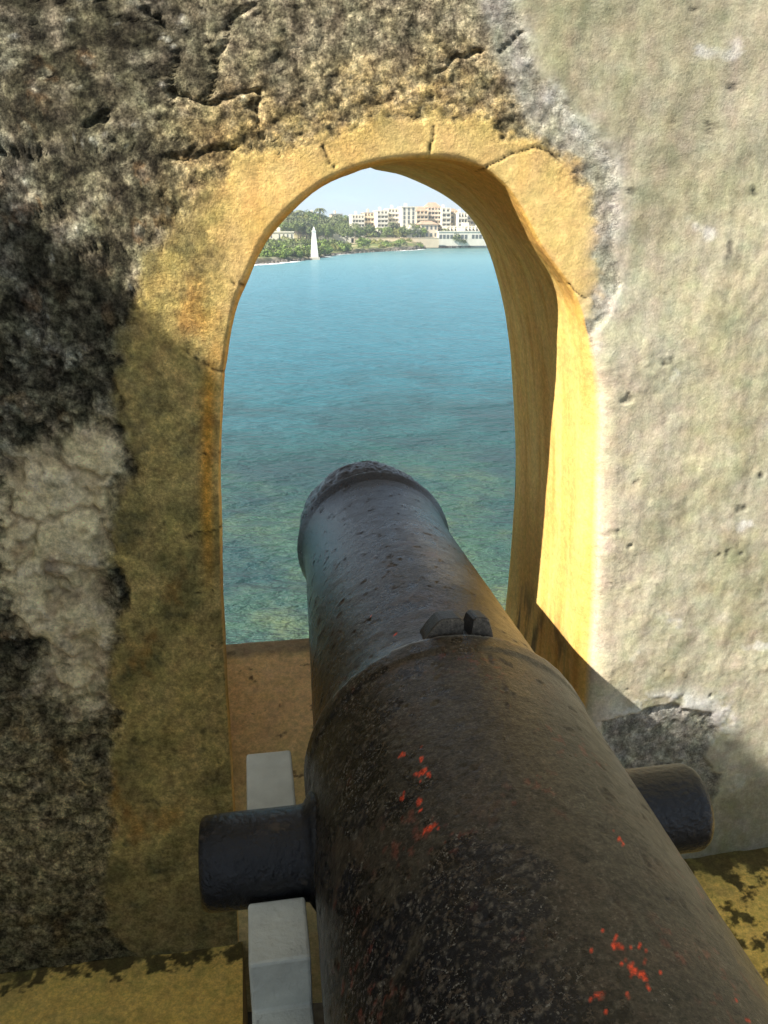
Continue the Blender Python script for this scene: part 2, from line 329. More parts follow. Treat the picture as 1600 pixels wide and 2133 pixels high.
nP = np.gradient(P, axis=0); mP = np.gradient(P, axis=1); NN = np.cross(mP, nP); NN /= np.linalg.norm(NN, axis=-1)[..., None]+1e-12
if NN[NREV+60, 10, 1] > 0: NN = -NN
NN = np.where((K == 2)[..., None] | (K == 3)[..., None], np.array([0, -1., 0]), NN)
PD = P+NN*disp[..., None]
# ---- material colour, with some shade painted in
cor = mixc(np.broadcast_to(np.array([.30, .265, .165]), x.shape+(3,)), (.52, .48, .35), sst(.05, .6, n2+.3*n3))
cor = mixc(cor, (.072, .064, .038), sst(.05, .55, -n1+.35*n3+.2*n2)*.8)
cor = mixc(cor, (.30, .26, .19), sst(.75, .9, cid)*peb*.7)
cor = mixc(cor, (.28, .17, .08), sst(.90, .97, gid)*.8)
cor = mixc(cor, (.62, .58, .42), sst(.945, .975, gid)*sst(.45, .2, g1)*.9)
cav_shade = sst(.003, -.006, hc+.004*n2-.0045*n1); cor = mixc(cor, (.050, .044, .028), cav_shade*.75)  # hollows of the coral relief painted darker, imitating shade
darkl = sst(.10, -.18, x+.05*n1)*sst(-.62, -.45, z); cor = cor*(1-.15*darkl[..., None]); cor = mixc(cor, (.62, .60, .50), darkl*sst(.42, .60, n3+.35*n2)*.8)
topwarm = sst(-.12, .12, x+.05*n1)*sst(-.25, .0, z); cor = mixc(cor, (.43, .37, .24), topwarm*(.45+.5*sst(-.6, .3, n2+n3)))
cor = mixc(cor, (.50, .40, .20), lowl*sst(-.9, .1, n2)*.85); cor = mixc(cor, (.34, .20, .06), lowl*sst(.25, .55, fbm(P3, 20, 4, 145))*.6); cor = mixc(cor, (.09, .08, .045), lowl*sst(.15, .6, n3+.5*n2)*.6)
nearb = sst(-.13, -.005, d_band+.05*n2+.03*n1)*sst(-.55, -.2, z); cor = mixc(cor, (.56, .40, .165), nearb*(.35+.65*sst(-.4, .3, n3+.6*n2))*sst(-.16, -.02, x+.03*n1)*.85)
greyb = sst(-.2, -.35, x)*sst(-.35, .1, z); cor = mixc(cor, (.34, .33, .27), greyb*.5*sst(-.2, .5, n2))
yel = np.broadcast_to(np.array([.76, .54, .215]), x.shape+(3,)).copy()
yel = mixc(yel, (.82, .45, .115), sst(.0, .7, fbm(P3*np.array([1, 1, .35]), 16, 4, 111))*.55)
yel = mixc(yel, (.78, .58, .26), sst(0, .6, fbm(P3*np.array([1, 1, .4]), 12, 4, 121))*.5)
# mould and lichen staining on the left and top of the surround
yc = yel.copy()
grime = sst(.02, -.075, x+.02*n1+.00*z)*.95
grime = np.maximum(grime, sst(.060, -.005, d_band+.020*n2+.010*n3)*sst(.52, .46, x)*.6)
grime = np.maximum(grime, sst(-.45, -.85, z)*sst(.2, 0, x)*.95)*face
gn = sst(-.55, .35, n2*.6+n1*.5+n3*.35+.15)
yc = mixc(yc, (.52, .385, .125), grime*(.62+.38*gn))
yc = mixc(yc, (.20, .165, .06), grime*sst(-.15, .45, n1+.5*n2)*.85)
yc = mixc(yc, (.30, .24, .10), grime*sst(-.50, -.25, z)*sst(.0, -.03, x)*sst(-.5, .4, n2+n3)*.8)
yc = mixc(yc, (.09, .085, .045), grime*sst(.2, .55, n3+.4*n2)*.6)
yc = mixc(yc, (.60, .26, .05), grime*sst(.15, .6, fbm(P3*np.array([1, 1, .6]), 15, 5, 131, .65))*.5)
yc = mixc(yc, (.80, .38, .05), face*np.exp(-((x-ca[:, 0][None, :]*1-(-.022))/.010)**2)*(ca[:, 0] < .0)[None, :]*sst(-.62, -.40, z)*sst(-.15, -.25, z)*.85)
yc = mixc(yc, (.85, .34, .04), np.exp(-((r_edge[None, :]*1.+y-NY)/.012)**2)*0*x)
rim = (K >= 1)*np.exp(-(np.maximum(NY+.012-y, 0)+np.hypot(x-ca[:, 0][None, :], z-ca[:, 1][None, :]))**2/.010**2)
yc = mixc(yc, (.82, .36, .05), np.clip(rim, 0, 1)*sst(-.9, -.5, z)*.7*(ca[:, 1] > -.62)[None, :]*(1-sst(-.12, -.17, z)*(x > .3)))
reveal = (K == 1)
yc = mixc(yc, (.74, .44, .115), reveal*.8)
yc = mixc(yc, (.55, .27, .06), reveal*sst(.05, .55, fbm(P3*np.array([1, 2.5, .22]), 18, 4, 141))*.55)
yc = mixc(yc, (.82, .62, .22), reveal*sst(-.2, .5, fbm(P3*np.array([1, 3, .25]), 10, 3, 151))*.5)
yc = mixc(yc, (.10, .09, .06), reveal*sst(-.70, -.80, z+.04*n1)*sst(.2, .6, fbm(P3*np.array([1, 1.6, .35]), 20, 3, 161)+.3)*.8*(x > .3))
crm = np.broadcast_to(np.array([.50, .46, .335]), x.shape+(3,)).copy()
crm = mixc(crm, (.58, .54, .38), sst(-.1, .6, n1)*.6); crm = mixc(crm, (.33, .305, .175), sst(.0, .7, fbm(P3*np.array([1, 1, 1.2]), 7, 5, 171, .6))*.7)
crm = mixc(crm, (.53, .47, .25), sst(.1, .6, fbm(P3, 5, 3, 181))*.4)
crm = mixc(crm, (.24, .225, .14), sst(.15, .6, rg+.4*n2)*.55); crm = mixc(crm, (.30, .275, .16), sst(-.1, .3, z+.1*n1)*sst(1.0, .6, x)*.5)
crm = mixc(crm, (.13, .125, .10), sst(.42, .6, n2)*sst(0, .4, n1)*.55); crm = mixc(crm, (.10, .09, .07), pr*.7)
crm = mixc(crm, (.78, .76, .70), sst(.55, .75, fbm(P3, 16, 4, 191))*.6)
edge_x = sst(.16, 0, x-ca[:, 0][None, :])*sst(-.15, -.25, z)*(ca[:, 1] < -.12)[None, :]*(x > .5)
crm = mixc(crm, (.66, .56, .40), edge_x*.6)
pat = mixc(np.broadcast_to(np.array([.86, .69, .39]), x.shape+(3,)), (.48, .36, .20), scoop*.8)
pat = mixc(pat, (.85, .72, .52), sst(.0, .6, n2)*.5); pat = mixc(pat, (.32, .19, .08), sst(.4, .6, fbm(P3, 18, 3, 201))*.6)
pat = mixc(pat, (.42, .31, .18), rid*.6); pat = mixc(pat, (.16, .135, .085), sst(.25, .55, n2*.7+n3*.6)*.6)
C = cor.copy()
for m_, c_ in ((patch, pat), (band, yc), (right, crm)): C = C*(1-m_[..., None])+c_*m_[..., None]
# chalky grey mortar along the torn crease
gl = np.clip(lip*1.7, 0, 1)*sst(-.7, -.1, n2+.2)*(z > -.22)
C = mixc(C, (.40, .385, .32), gl*.85); C = mixc(C, (.70, .68, .60), np.clip(lip*.8, 0, 1)*(z > -.22)*sst(.05, .4, n2+.4*n3+.2)*sst(-.01, .02, d_right+.02))
C = mixc(C, (.34, .33, .28), torn*.85); C = mixc(C, (.50, .48, .42), torn*sst(-.2, .4, n2)*.6); C = mixc(C, (.83, .82, .78), tornrim*.9*sst(-.98, -.92, z+.001))
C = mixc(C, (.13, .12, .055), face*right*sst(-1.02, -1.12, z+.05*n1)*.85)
C = mixc(C, (.27, .25, .19), face*right*sst(-.80, -1.02, z+.12*n1+.05*n2)*sst(-.3, .5, n2+.3)*.6)  # base dirt on the right, raised and darkened in place of cast shadow
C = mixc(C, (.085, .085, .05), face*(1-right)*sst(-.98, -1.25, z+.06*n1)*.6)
C = mixc(C, (.03, .025, .015), ck*.9)
C = np.clip(C, .008, .9)
rough = np.clip(coral+.25*patch+.5*torn+.35*grime*band+.06*right+.05*band, 0, 1)*(1-.6*np.clip(lip*1.5, 0, 1))
wall = empty('fortress_wall', (0, NY, -1.5)); tag(wall, 'thick old fortress wall of rough coral stone and plaster pierced by an arched gun opening', 'wall')
kf = (K == 2) | (K == 3)
m_band = ((band > .5) & (K <= 2)) | (K == 1); m_right = (right >= .5) & kf & ~m_band; m_cor = ~m_band & ~m_right
def cellmask(m): return m
PW = PD-np.array([0, NY, -1.5])
# each quad goes to exactly one part: the one its first corner belongs to
lab = np.where(m_band, 1, np.where(m_right, 2, 0))
def split_parts(P, C, rough, lab):
    nr, ncl = lab.shape; idx = np.arange(nr*ncl).reshape(nr, ncl)
    F = np.stack([idx[:-1, :-1], idx[:-1, 1:], idx[1:, 1:], idx[1:, :-1]], -1).reshape(-1, 4)
    F = np.concatenate([F, np.stack([idx[-1, :-1], idx[-1, 1:], idx[0, 1:], idx[0, :-1]], -1).reshape(-1, 4)])
    V = P.reshape(-1, 3); fn = np.cross(V[F[:, 2]]-V[F[:, 0]], V[F[:, 3]]-V[F[:, 1]])
    N = np.zeros_like(V)
    for k in range(4): np.add.at(N, F[:, k], fn)
    N /= np.linalg.norm(N, axis=1)[:, None]+1e-12
    t = (NREV+60)*ncl+30
    if N[t, 1] > 0: F = F[:, ::-1]; N = -N
    lf = lab.reshape(-1)[F[:, 0]]
    for k, nm in ((0, 'coral_stone_masonry'), (1, 'arch_surround'), (2, 'plaster_facing')):
        Fg = F[lf == k]; used = np.unique(Fg); rm = np.full(len(V), -1); rm[used] = np.arange(len(used)); Fg = rm[Fg]
        me = bpy.data.meshes.new(nm); me.vertices.add(len(used)); me.vertices.foreach_set('co', V[used].astype(np.float32).ravel())
        me.loops.add(len(Fg)*4); me.loops.foreach_set('vertex_index', Fg.astype(np.int32).ravel())
        me.polygons.add(len(Fg)); me.polygons.foreach_set('loop_start', (np.arange(len(Fg))*4).astype(np.int32))
        me.polygons.foreach_set('use_smooth', np.ones(len(Fg), bool)); me.update(calc_edges=True)
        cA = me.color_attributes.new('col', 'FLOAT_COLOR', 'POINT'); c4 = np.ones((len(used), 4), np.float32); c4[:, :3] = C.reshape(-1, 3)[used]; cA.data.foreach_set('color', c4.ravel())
        at = me.attributes.new('rough', 'FLOAT', 'POINT'); at.data.foreach_set('value', rough.reshape(-1)[used].astype(np.float32))
        me.normals_split_custom_set_from_vertices(N[used].astype(np.float32))
        me.materials.append(M_WALL); o = bpy.data.objects.new(nm, me); COL.objects.link(o); o.parent = wall
        if k == 1: o['label'] = 'smooth yellow plaster surround and reveal, cracked and stained with mould'
        if k == 2: o['label'] = 'cream grey plaster to the right of the arch'
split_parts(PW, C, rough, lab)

def slab(name, x0, x1, y0, y1, ztop, zbot, colf, parent, off, nx=260, ny=160, amp=.003, rise=0., mat=None, lipr=.012):
    """A plastered block: rounded front edge, top surface from y0 to y1, front face down to zbot."""
    xs = np.linspace(x0, x1, nx); prof = []
    for k in range(30): prof.append((y0, zbot+(ztop(y0)-lipr-zbot)*k/30))
    for k in range(9): a = pi/2*k/8; prof.append((y0+lipr*(1-cos(a)), ztop(y0)-lipr*(1-sin(a))))
    for k in range(1, ny): yy = y0+lipr+(y1-y0-lipr)*k/(ny-1); prof.append((yy, ztop(yy)))
    prof.append((y1, zbot))
    prof = np.array(prof); G = np.zeros((len(prof), nx, 3)); G[..., 0] = xs; G[..., 1] = prof[:, 0, None]; G[..., 2] = prof[:, 1, None]
    g0, g1 = np.gradient(G, axis=0), np.gradient(G, axis=1); n_ = np.cross(g1, g0); n_ /= np.linalg.norm(n_, axis=-1)[..., None]+1e-12; 
    d = amp*(fbm(G, 7, 4, 301)+.6*fbm(G, 30, 4, 311)+.25*fbm(G, 90, 3, 321)); G = G+n_*d[..., None]
    c, r = colf(G); G2 = G-np.array(off)
    # close the two ends
    o, = grid_mesh(name, G2, mat or M_WALL, parent, c, attrs={'rough': r}, flip=False)
    return o
def sill_col(G):
    c = np.broadcast_to(np.array([.88, .61, .29]), G.shape).copy(); a = fbm(G, 8, 4, 401); b = fbm(G, 40, 4, 411)
    c = mixc(c, (.68, .46, .22), sst(0, .6, a)*.7); c = mixc(c, (.56, .44, .19), sst(1.50, 1.35, G[..., 1]+.03*a)*.8); c = mixc(c, (.08, .05, .03), sst(.5, .62, b)*.8)
    c = mixc(c, (.25, .19, .12), sst(1.64, 1.67, G[..., 1]+.01*b)*.8)
    return c, np.full(G.shape[:2], .12)
slab('sill', -.13, .66, NY+.004, FY+.02, lambda yy: -1.03+(yy-NY)*(.1295/.423), -1.52, sill_col, wall, (0, NY, -1.5), amp=.004)
def ledge_col(G):
    c = np.broadcast_to(np.array([.86, .60, .16]), G.shape).copy(); a = fbm(G, 10, 4, 501); b = fbm(G, 34, 5, 511, .6); e = fbm(G, 110, 3, 521)
    c = mixc(c, (.70, .50, .16), sst(0, .6, a)*.6)
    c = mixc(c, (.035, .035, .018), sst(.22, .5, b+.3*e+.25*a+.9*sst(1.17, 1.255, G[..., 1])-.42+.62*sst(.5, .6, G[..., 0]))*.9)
    c = mixc(c, (.40, .33, .10), sst(.0, .5, -b+.5*a)*.45)
    return c, np.full(G.shape[:2], .15)
l1 = empty('plinth', (-.07, 1.0, -1.5)); tag(l1, 'yellow mould stained plaster plinth along the foot of the left wall', 'plinth')
slab('plinth_block', -3.0, -.070, .80, 1.262, lambda yy: -1.312+0*yy, -1.5, ledge_col, l1, (-.07, 1.0, -1.5), nx=900, ny=200)
mb = MB(); mb.box(-.071, -.0697, .80, 1.255, -1.5, -1.326); 
l2 = empty('plinth', (.6, 1.0, -1.5)); tag(l2, 'yellow green mossy plaster plinth below the sunlit wall right of the cannon', 'plinth')
slab('plinth_block', .585, 3.2, .80, 1.262, lambda yy: -1.235+0*yy, -1.5, ledge_col, l2, (.6, 1.0, -1.5), nx=900, ny=200)

# end faces of the plinths
M_END = simple('plinth_end', (.30, .20, .08), bump=.004, scale=14)
mb = MB(); mb.quad((-.0702+.07, -.19, 0), (-.0702+.07, .255, 0), (-.0702+.07, .255, .186), (-.0702+.07, -.19, .186)); mb.build('plinth_end', M_END, l1)
mb = MB(); mb.quad((-.0148, -.19, 0), (-.0148, -.19, .262), (-.0148, .255, .262), (-.0148, .255, 0)); mb.build('plinth_end', M_END, l2)

# platform floor
fm = Mat('floor_stone', .9, .2); fm.base(fm.mix(1., fm.ramp(fm.noise(3, 6), [(.3, (.10, .085, .06)), (.7, (.22, .19, .14))]), fm.ramp(fm.noise(60, 5), [(.3, .7), (.7, 1.2)]), 'MULTIPLY')); fm.bump(fm.noise(40, 6), .6, .01)
mb = MB(); mb.quad((-12, -14, -1.5), (12, -14, -1.5), (12, 1.27, -1.5), (-12, 1.27, -1.5)); tag(mb.build('floor', fm.m), kind='structure')
# added unseen wall at the left, shaped to throw the lower left into shade
tw = empty('shade_wall', (-3.6, -1.8, -1.5)); tag(tw, 'added unseen stone wall to the left behind the viewer, blocking the sun', 'wall')
M_TW = simple('shade_wall_stone', (.34, .30, .22), bump=.02, scale=2)
TWH = 2.55
mb = MB(); mb.box(-.6, .57, -2.4, 2.2, 0, TWH+1.5-.25); mb.build('shade_wall_body', M_TW, tw)
mb = MB(); mb.box(-.64, .60, -2.45, 2.24, TWH+1.5-.25, TWH+1.5); cap_ = mb.build('shade_wall_top', M_TW, tw)
mb = MB(); mb.box(-.2, .598, -2.44, 1.51, TWH+1.5, TWH+1.5+.15); mb.build('shade_step', M_TW, cap_)  # added step, sized to lift the shadow edge on the right

# ------------------------------------------------------------------ cannon
AX, AZ = .0261, .0109; X0, Z0 = .2107, -.6735
prof = [(-.62, .0), (-.62, .03), (-.60, .055), (-.57, .062), (-.54, .055), (-.52, .038), (-.49, .036), (-.46, .07), (-.44, .14), (-.42, .19), (-.41, .212), (-.37, .212), (-.365, .204),
        (-.30, .2027), (.40, .1885), (.70, .1882), (.845, .1882), (.855, .1905), (.880, .1908), (.8845, .1890), (.8858, .1835), (.90, .1800), (.92, .1765), (.95, .1742), (1.00, .1722),
        (1.30, .1630), (1.52, .1560), (1.60, .1560), (1.63, .1590), (1.648, .1665), (1.655, .1690), (1.659, .1680), (1.6605, .1600), (1.664, .1490), (1.685, .1480), (1.70, .1530), (1.722, .1580), (1.765, .1565), (1.785, .1530), (1.792, .138), (1.792, .062), (1.77, .058), (1.3, .056), (1.3, 0.0)]
pa = np.array(prof)
def refine(pa):
    o = []
    for (a, ra), (b, rb) in zip(pa[:-1], pa[1:]):
        Ln = math.hypot(b-a, rb-ra); step = .0026 if b > .15 and not (a > 1.29 and rb < .06) else .02
        n = max(1, int(Ln/step)); 
        for k in range(n): o.append((a+(b-a)*k/n, ra+(rb-ra)*k/n))
    o.append(tuple(pa[-1])); return np.array(o)
pr_ = refine(pa); NA = 560
th = np.linspace(0, 2*pi, NA, endpoint=False)
Yb = pr_[:, 0][:, None]*np.ones(NA); Rb = pr_[:, 1][:, None]*np.ones(NA)
Bx = Rb*np.cos(th); Bz = Rb*np.sin(th); B3 = np.stack([Bx, Yb, Bz], -1)
bn1 = fbm(B3, 14, 4, 601); bn2 = fbm(B3, 60, 4, 611, .6); bn3 = fbm(B3, 150, 3, 621, .6)
muz = sst(1.662, 1.67, Yb)*sst(.06, .08, Rb)
dr = .0008*bn1+.0005*bn2+.0003*bn3+muz*(.005*bn1+.004*bn2+.001*bn3)
dr -= .0015*sst(.35, .6, bn2)*sst(.2, .5, Yb)
chip = np.exp(-((Yb-.882)/.004)**2); dr -= chip*.0014*sst(-.1, .4, fbm(B3, 40, 3, 631))
Rb2 = np.maximum(Rb+dr*(Rb > .005), 0); B3 = np.stack([Rb2*np.cos(th), Yb, Rb2*np.sin(th)], -1)
# worn brown iron, remaining black paint, pale flecks and red overpaint spots
bare = sst(-.12, .22, bn1*.55+.30*bn2+.45*fbm(B3, 5, 3, 641)+.50*np.cos(th-.35)+.02)
def ang_pt(q): return q
BLACK = []
RED = [(-0.0944,0.6879,0.1628,0.0045),(-0.078,0.6697,0.1712,0.0045),(-0.086,0.6521,0.1673,0.005),(-0.079,0.6516,0.1707,0.006),(-0.0758,0.6439,0.1723,0.004),(-0.1045,0.6314,0.1565,0.005),(-0.1019,0.6358,0.1582,0.003),(-0.0918,0.6148,0.1643,0.005),(-0.0908,0.6053,0.1649,0.004),(-0.0888,0.5765,0.1659,0.005),(-0.0844,0.5769,0.1682,0.004),(-0.0935,0.5742,0.1634,0.003),(0.067,0.5291,0.176,0.0042),(0.0687,0.5239,0.1753,0.004),(0.014,0.4173,0.1878,0.0042),(0.0184,0.4157,0.1875,0.004),(0.0169,0.419,0.1877,0.004),(0.0181,0.3987,0.1876,0.004),(0.0185,0.3949,0.1875,0.004),(0.024,0.3938,0.1868,0.0045),(0.0247,0.3899,0.1868,0.004),(0.0309,0.403,0.1858,0.003),(-0.0099,0.3796,0.1881,0.004),(-0.0118,0.3806,0.1881,0.003),(-0.0393,0.4159,0.1843,0.003),(0.0337,0.4184,0.1854,0.0025),(0.0327,0.4122,0.1856,0.002),(-0.0625,0.9417,0.1632,0.0035),(-0.0869,1.028,0.1476,0.0025),(0.09,0.3811,0.1656,0.002)]
BLK = [(-0.0695,0.5385,0.1749,0.03),(-0.0552,0.5141,0.18,0.045),(-0.0289,0.5084,0.1861,0.028),(-0.0188,0.4896,0.1874,0.03),(-0.0883,0.5081,0.1664,0.05),(-0.0545,0.4736,0.1803,0.055),(-0.0275,0.463,0.1864,0.02),(-0.1194,0.5093,0.1457,0.05),(-0.1412,0.4948,0.1248,0.055),(-0.0915,0.4585,0.1647,0.06),(-0.058,0.435,0.1793,0.045),(-0.1144,0.4343,0.1495,0.06),(-0.0729,0.4066,0.1738,0.05),(-0.035,0.3982,0.185,0.03),(-0.16,0.4679,0.0995,0.05),(-0.1629,0.5954,0.0943,0.04),(-0.0458,0.3764,0.1828,0.05),(-0.0895,0.394,0.1658,0.06),(-0.1467,0.6617,0.1178,0.05),(-0.1294,0.7259,0.1365,0.045),(-0.1397,0.8345,0.1261,0.05),(-0.0921,0.768,0.164,0.035),(-0.0613,0.8215,0.1779,0.03),(0.0022,0.8483,0.1889,0.02),(0.0622,0.8465,0.1779,0.015),(-0.104,0.8423,0.1568,0.04),(-0.0484,0.7715,0.1818,0.015),(-0.109,0.6258,0.1534,0.03),(-0.1578,0.7602,0.1024,0.04)]
bj = B3+.007*np.stack([fbm(B3, 60, 4, 701), fbm(B3, 60, 4, 711), fbm(B3, 60, 4, 721)], -1)+.012*np.stack([fbm(B3, 22, 3, 731), fbm(B3, 22, 3, 741), fbm(B3, 22, 3, 751)], -1)
blk = np.zeros_like(Yb)
for (cx, cy, cz, rr_) in BLK:
    d = np.sqrt(((bj-np.array([cx, cy, cz]))**2).sum(-1)); blk = np.maximum(blk, sst(rr_*.58, rr_*.48, d))
blk = blk*sst(-.45, -.1, bn2+.4*bn3+.3*bn1)
bj2 = B3+.0050*np.stack([fbm(B3, 130, 3, 761), fbm(B3, 130, 3, 771), fbm(B3, 130, 3, 781)], -1)
red = np.zeros_like(Yb)
RED = RED+[(a+RNG.normal()*.010, b+RNG.normal()*.012, c_+.001, RNG.uniform(.0016, .0028)) for a, b, c_, d_ in RED for q in range(2)]
for (cx, cy, cz, rr_) in RED:
    d = np.sqrt(((bj2-np.array([cx, cy, cz]))**2).sum(-1)); red = np.maximum(red, sst(rr_*.80, rr_*.50, d))
CB = np.broadcast_to(np.array([.011, .009, .007]), B3.shape).copy()
CB = mixc(CB, (.066, .054, .037), bare*.95); CB = mixc(CB, (.022, .018, .014), bare*sst(.10, .22, fbm(B3, 75, 4, 795, .65)+.25*bn1)*.6)
CB = mixc(CB, (.10, .058, .036), bare*sst(.1, .6, fbm(B3, 24, 4, 791))*.4)
CB = mixc(CB, (.009, .009, .012), blk*.98)
CB = mixc(CB, (.014, .013, .015), sst(1.15, 1.45, Yb)*.8)
CB = mixc(CB, (.06, .048, .048), muz*.5*sst(-.2, .5, bn2))
ppl = sst(.28, .45, fbm(B3, 230, 2, 801)); CB = mixc(CB, (.26, .22, .16), ppl*.75*sst(1.2, .8, Yb)*np.maximum(blk*.45, .35*(1-bare)))
rf = sst(.30, .45, fbm(B3, 150, 2, 811))*sst(.05, .4, fbm(B3, 12, 3, 821)); CB = mixc(CB, (.19, .05, .032), rf*.55*sst(1.1, .8, Yb))
CB = mixc(CB, (.30, .29, .26), chip*sst(-.25, .3, fbm(B3, 45, 3, 831)+.1)*.85)
CB = mixc(CB, (.90, .085, .025), red*.97); CB = np.clip(CB, .006, .9)
rgh = np.clip(.27+.10*bn2+.10*bare-.05*sst(1.2, 1.5, Yb)-.06*blk+.2*red, .24, .9)
cm = Mat('cannon_iron', .5, .36)
a_ = cm.n('ShaderNodeAttribute'); a_.attribute_name = 'col'; r_ = cm.n('ShaderNodeAttribute'); r_.attribute_name = 'rough'
fn_ = cm.noise(400, 5, .7); fn2 = cm.noise(150, 5, .7); cm.base(cm.mix(1., cm.mix(1., a_.outputs['Color'], cm.ramp(fn_, [(.32, .55), (.5, 1.), (.68, 1.6)]), 'MULTIPLY'), cm.ramp(fn2, [(.32, .45), (.5, 1.), (.7, 1.5)]), 'MULTIPLY')); cm.l(r_.outputs['Fac'], cm.b.inputs['Roughness'])
ks = cm.n('ShaderNodeAttribute'); ks.attribute_name = 'spk'; prev_ = cm.b.inputs['Base Color'].links[0].from_socket
s1 = cm.ramp(cm.noise(170, 4, .75), [(.545, 0.), (.60, 1.)]); s2 = cm.ramp(cm.noise(300, 3, .7), [(.59, 0.), (.64, 1.)]); s3 = cm.ramp(cm.noise(120, 5, .75), [(.56, 0.), (.60, 1.)])
prev_ = cm.mix(cm.mix(1., s3, ks.outputs['Fac'], 'MULTIPLY'), prev_, (.006, .006, .007)); prev_ = cm.mix(cm.mix(1., cm.mix(1., s1, ks.outputs['Fac'], 'MULTIPLY'), .55, 'MULTIPLY'), prev_, (.15, .11, .075))
prev_ = cm.mix(cm.mix(1., cm.mix(1., s2, ks.outputs['Fac'], 'MULTIPLY'), cm.ramp(cm.noise(38, 3, .6), [(.45, .08), (.62, .9)]), 'MULTIPLY'), prev_, (.30, .27, .22)); cm.base(prev_)
cm.bump(cm.noise(220, 6, .65), .5, .0020)
can = empty('cannon', (X0, .77, Z0)); tag(can, 'old black iron cannon with worn paint and red flecks pointing out through the arch', 'cannon')
offc = np.array([X0, .77, Z0])
def axis(P3_):
    D = np.array([AX, 1, AZ]); D /= np.linalg.norm(D); U = np.cross(D, [0, 0, 1.]); U /= np.linalg.norm(U); Wv = np.cross(U, D)
    c = np.array([X0, 0, Z0])+P3_[..., 1:2]*np.array([AX, 1, AZ]); return c+P3_[..., 0:1]*U+P3_[..., 2:3]*Wv
spk = np.clip(.30+.7*(1-bare)+.5*blk, 0, 1)*sst(1.45, 1.2, Yb)
barrel, = grid_mesh('barrel', axis(B3)-offc, cm.m, can, CB, wrap=True, attrs={'rough': rgh, 'spk': spk}, flip=True)
tm = Mat('trunnion_paint', .24, .42); tn = tm.noise(30, 5); tm.base(tm.mix(tm.ramp(tm.noise(24, 5, .65), [(.62, 0.), (.70, 1.)]), tm.ramp(tn, [(.35, (.006, .006, .008)), (.7, (.015, .015, .018))]), (.055, .040, .028)))
tm.bump(tm.noise(120, 5, .6), .9, .004); tm.bump(tm.noise(18, 3), .3, .004)
def trunnion(sgn):
    e_ = -.022 if sgn > 0 else 0.
    mb = MB(); mb.lathe((0, 0, 0), (sgn, .0, 0), [(.10, .0), (.10, .068), (.186, .066), (.190, .060), (.194, .0535), (.2, .0525)]+[(.2+.01*k, .0524) for k in range(1, 9)]+[(.306+e_, .0515), (.311+e_, .0485), (.3125+e_, .045), (.3125+e_, .001)], 72)
    o = mb.build('trunnion', tm.m, can, True); o.location = (AX*.77, 0, AZ*.77-.0154); return o
trunnion(-1); trunnion(1)
# lifting lug on top of the reinforce ring: two horns with a slot
def horn(a0, a1, hmax, flipn):
    mb = MB(); n = 16; rings = []
    ys = [(.889, .0), (.8905, .92), (.893, 1.), (.915, 1.), (.928, .96), (.931, .85), (.936, .3), (.955, .0)]
    V = np.zeros((len(ys), n, 3))
    for i, (yy, k) in enumerate(ys):
        for j in range(n):
            t = j/(n-1); a = a0+(a1-a0)*t; tt_ = t if not flipn else 1-t
            h = hmax*k*(np.clip(tt_/.5, 0, 1)**.8*(1-.12*sst(.9, 1., np.array(tt_))))
            rr_ = np.interp(yy, pa[:, 0], pa[:, 1])-.006+float(h)
            V[i, j] = (rr_*cos(a), yy, rr_*sin(a))
    return V
lugm = cm.m
def build_horn(a0, a1, h, fl):
    V = horn(a0, a1, h, fl); base = V.copy()
    r = np.hypot(base[..., 0], base[..., 2]); s_ = .160/r; base[..., 0] *= s_; base[..., 2] *= s_
    G = np.concatenate([base[:1], V, base[-1:]]); G = np.concatenate([G[:, :1]*1, G, G[:, -1:]*1], 1)
    for i in range(len(G)):
        for e in (0, -1):
            q = G[i, e]; rq = math.hypot(q[0], q[2]); G[i, e, 0] *= .16/rq; G[i, e, 2] *= .16/rq
    c = np.broadcast_to(np.array([.035, .028, .022]), G.shape).copy(); c[:, :] = (.028, .023, .018); c[2:3, 1:-1] = (.13, .11, .085)
    o, = grid_mesh('sight_lug', axis(G)-offc, lugm, can, c, attrs={'rough': np.full(G.shape[:2], .5)}, flip=False)
    for p in o.data.polygons: p.use_smooth = False
    sb = o.modifiers.new('bevel', 'BEVEL'); sb.width = .0007; sb.segments = 1
    return o
ANG0 = R_(84.09)
build_horn(ANG0+R_(18), ANG0+R_(1.6), .032, False); build_horn(ANG0-R_(1.9), ANG0-R_(12), .034, True)

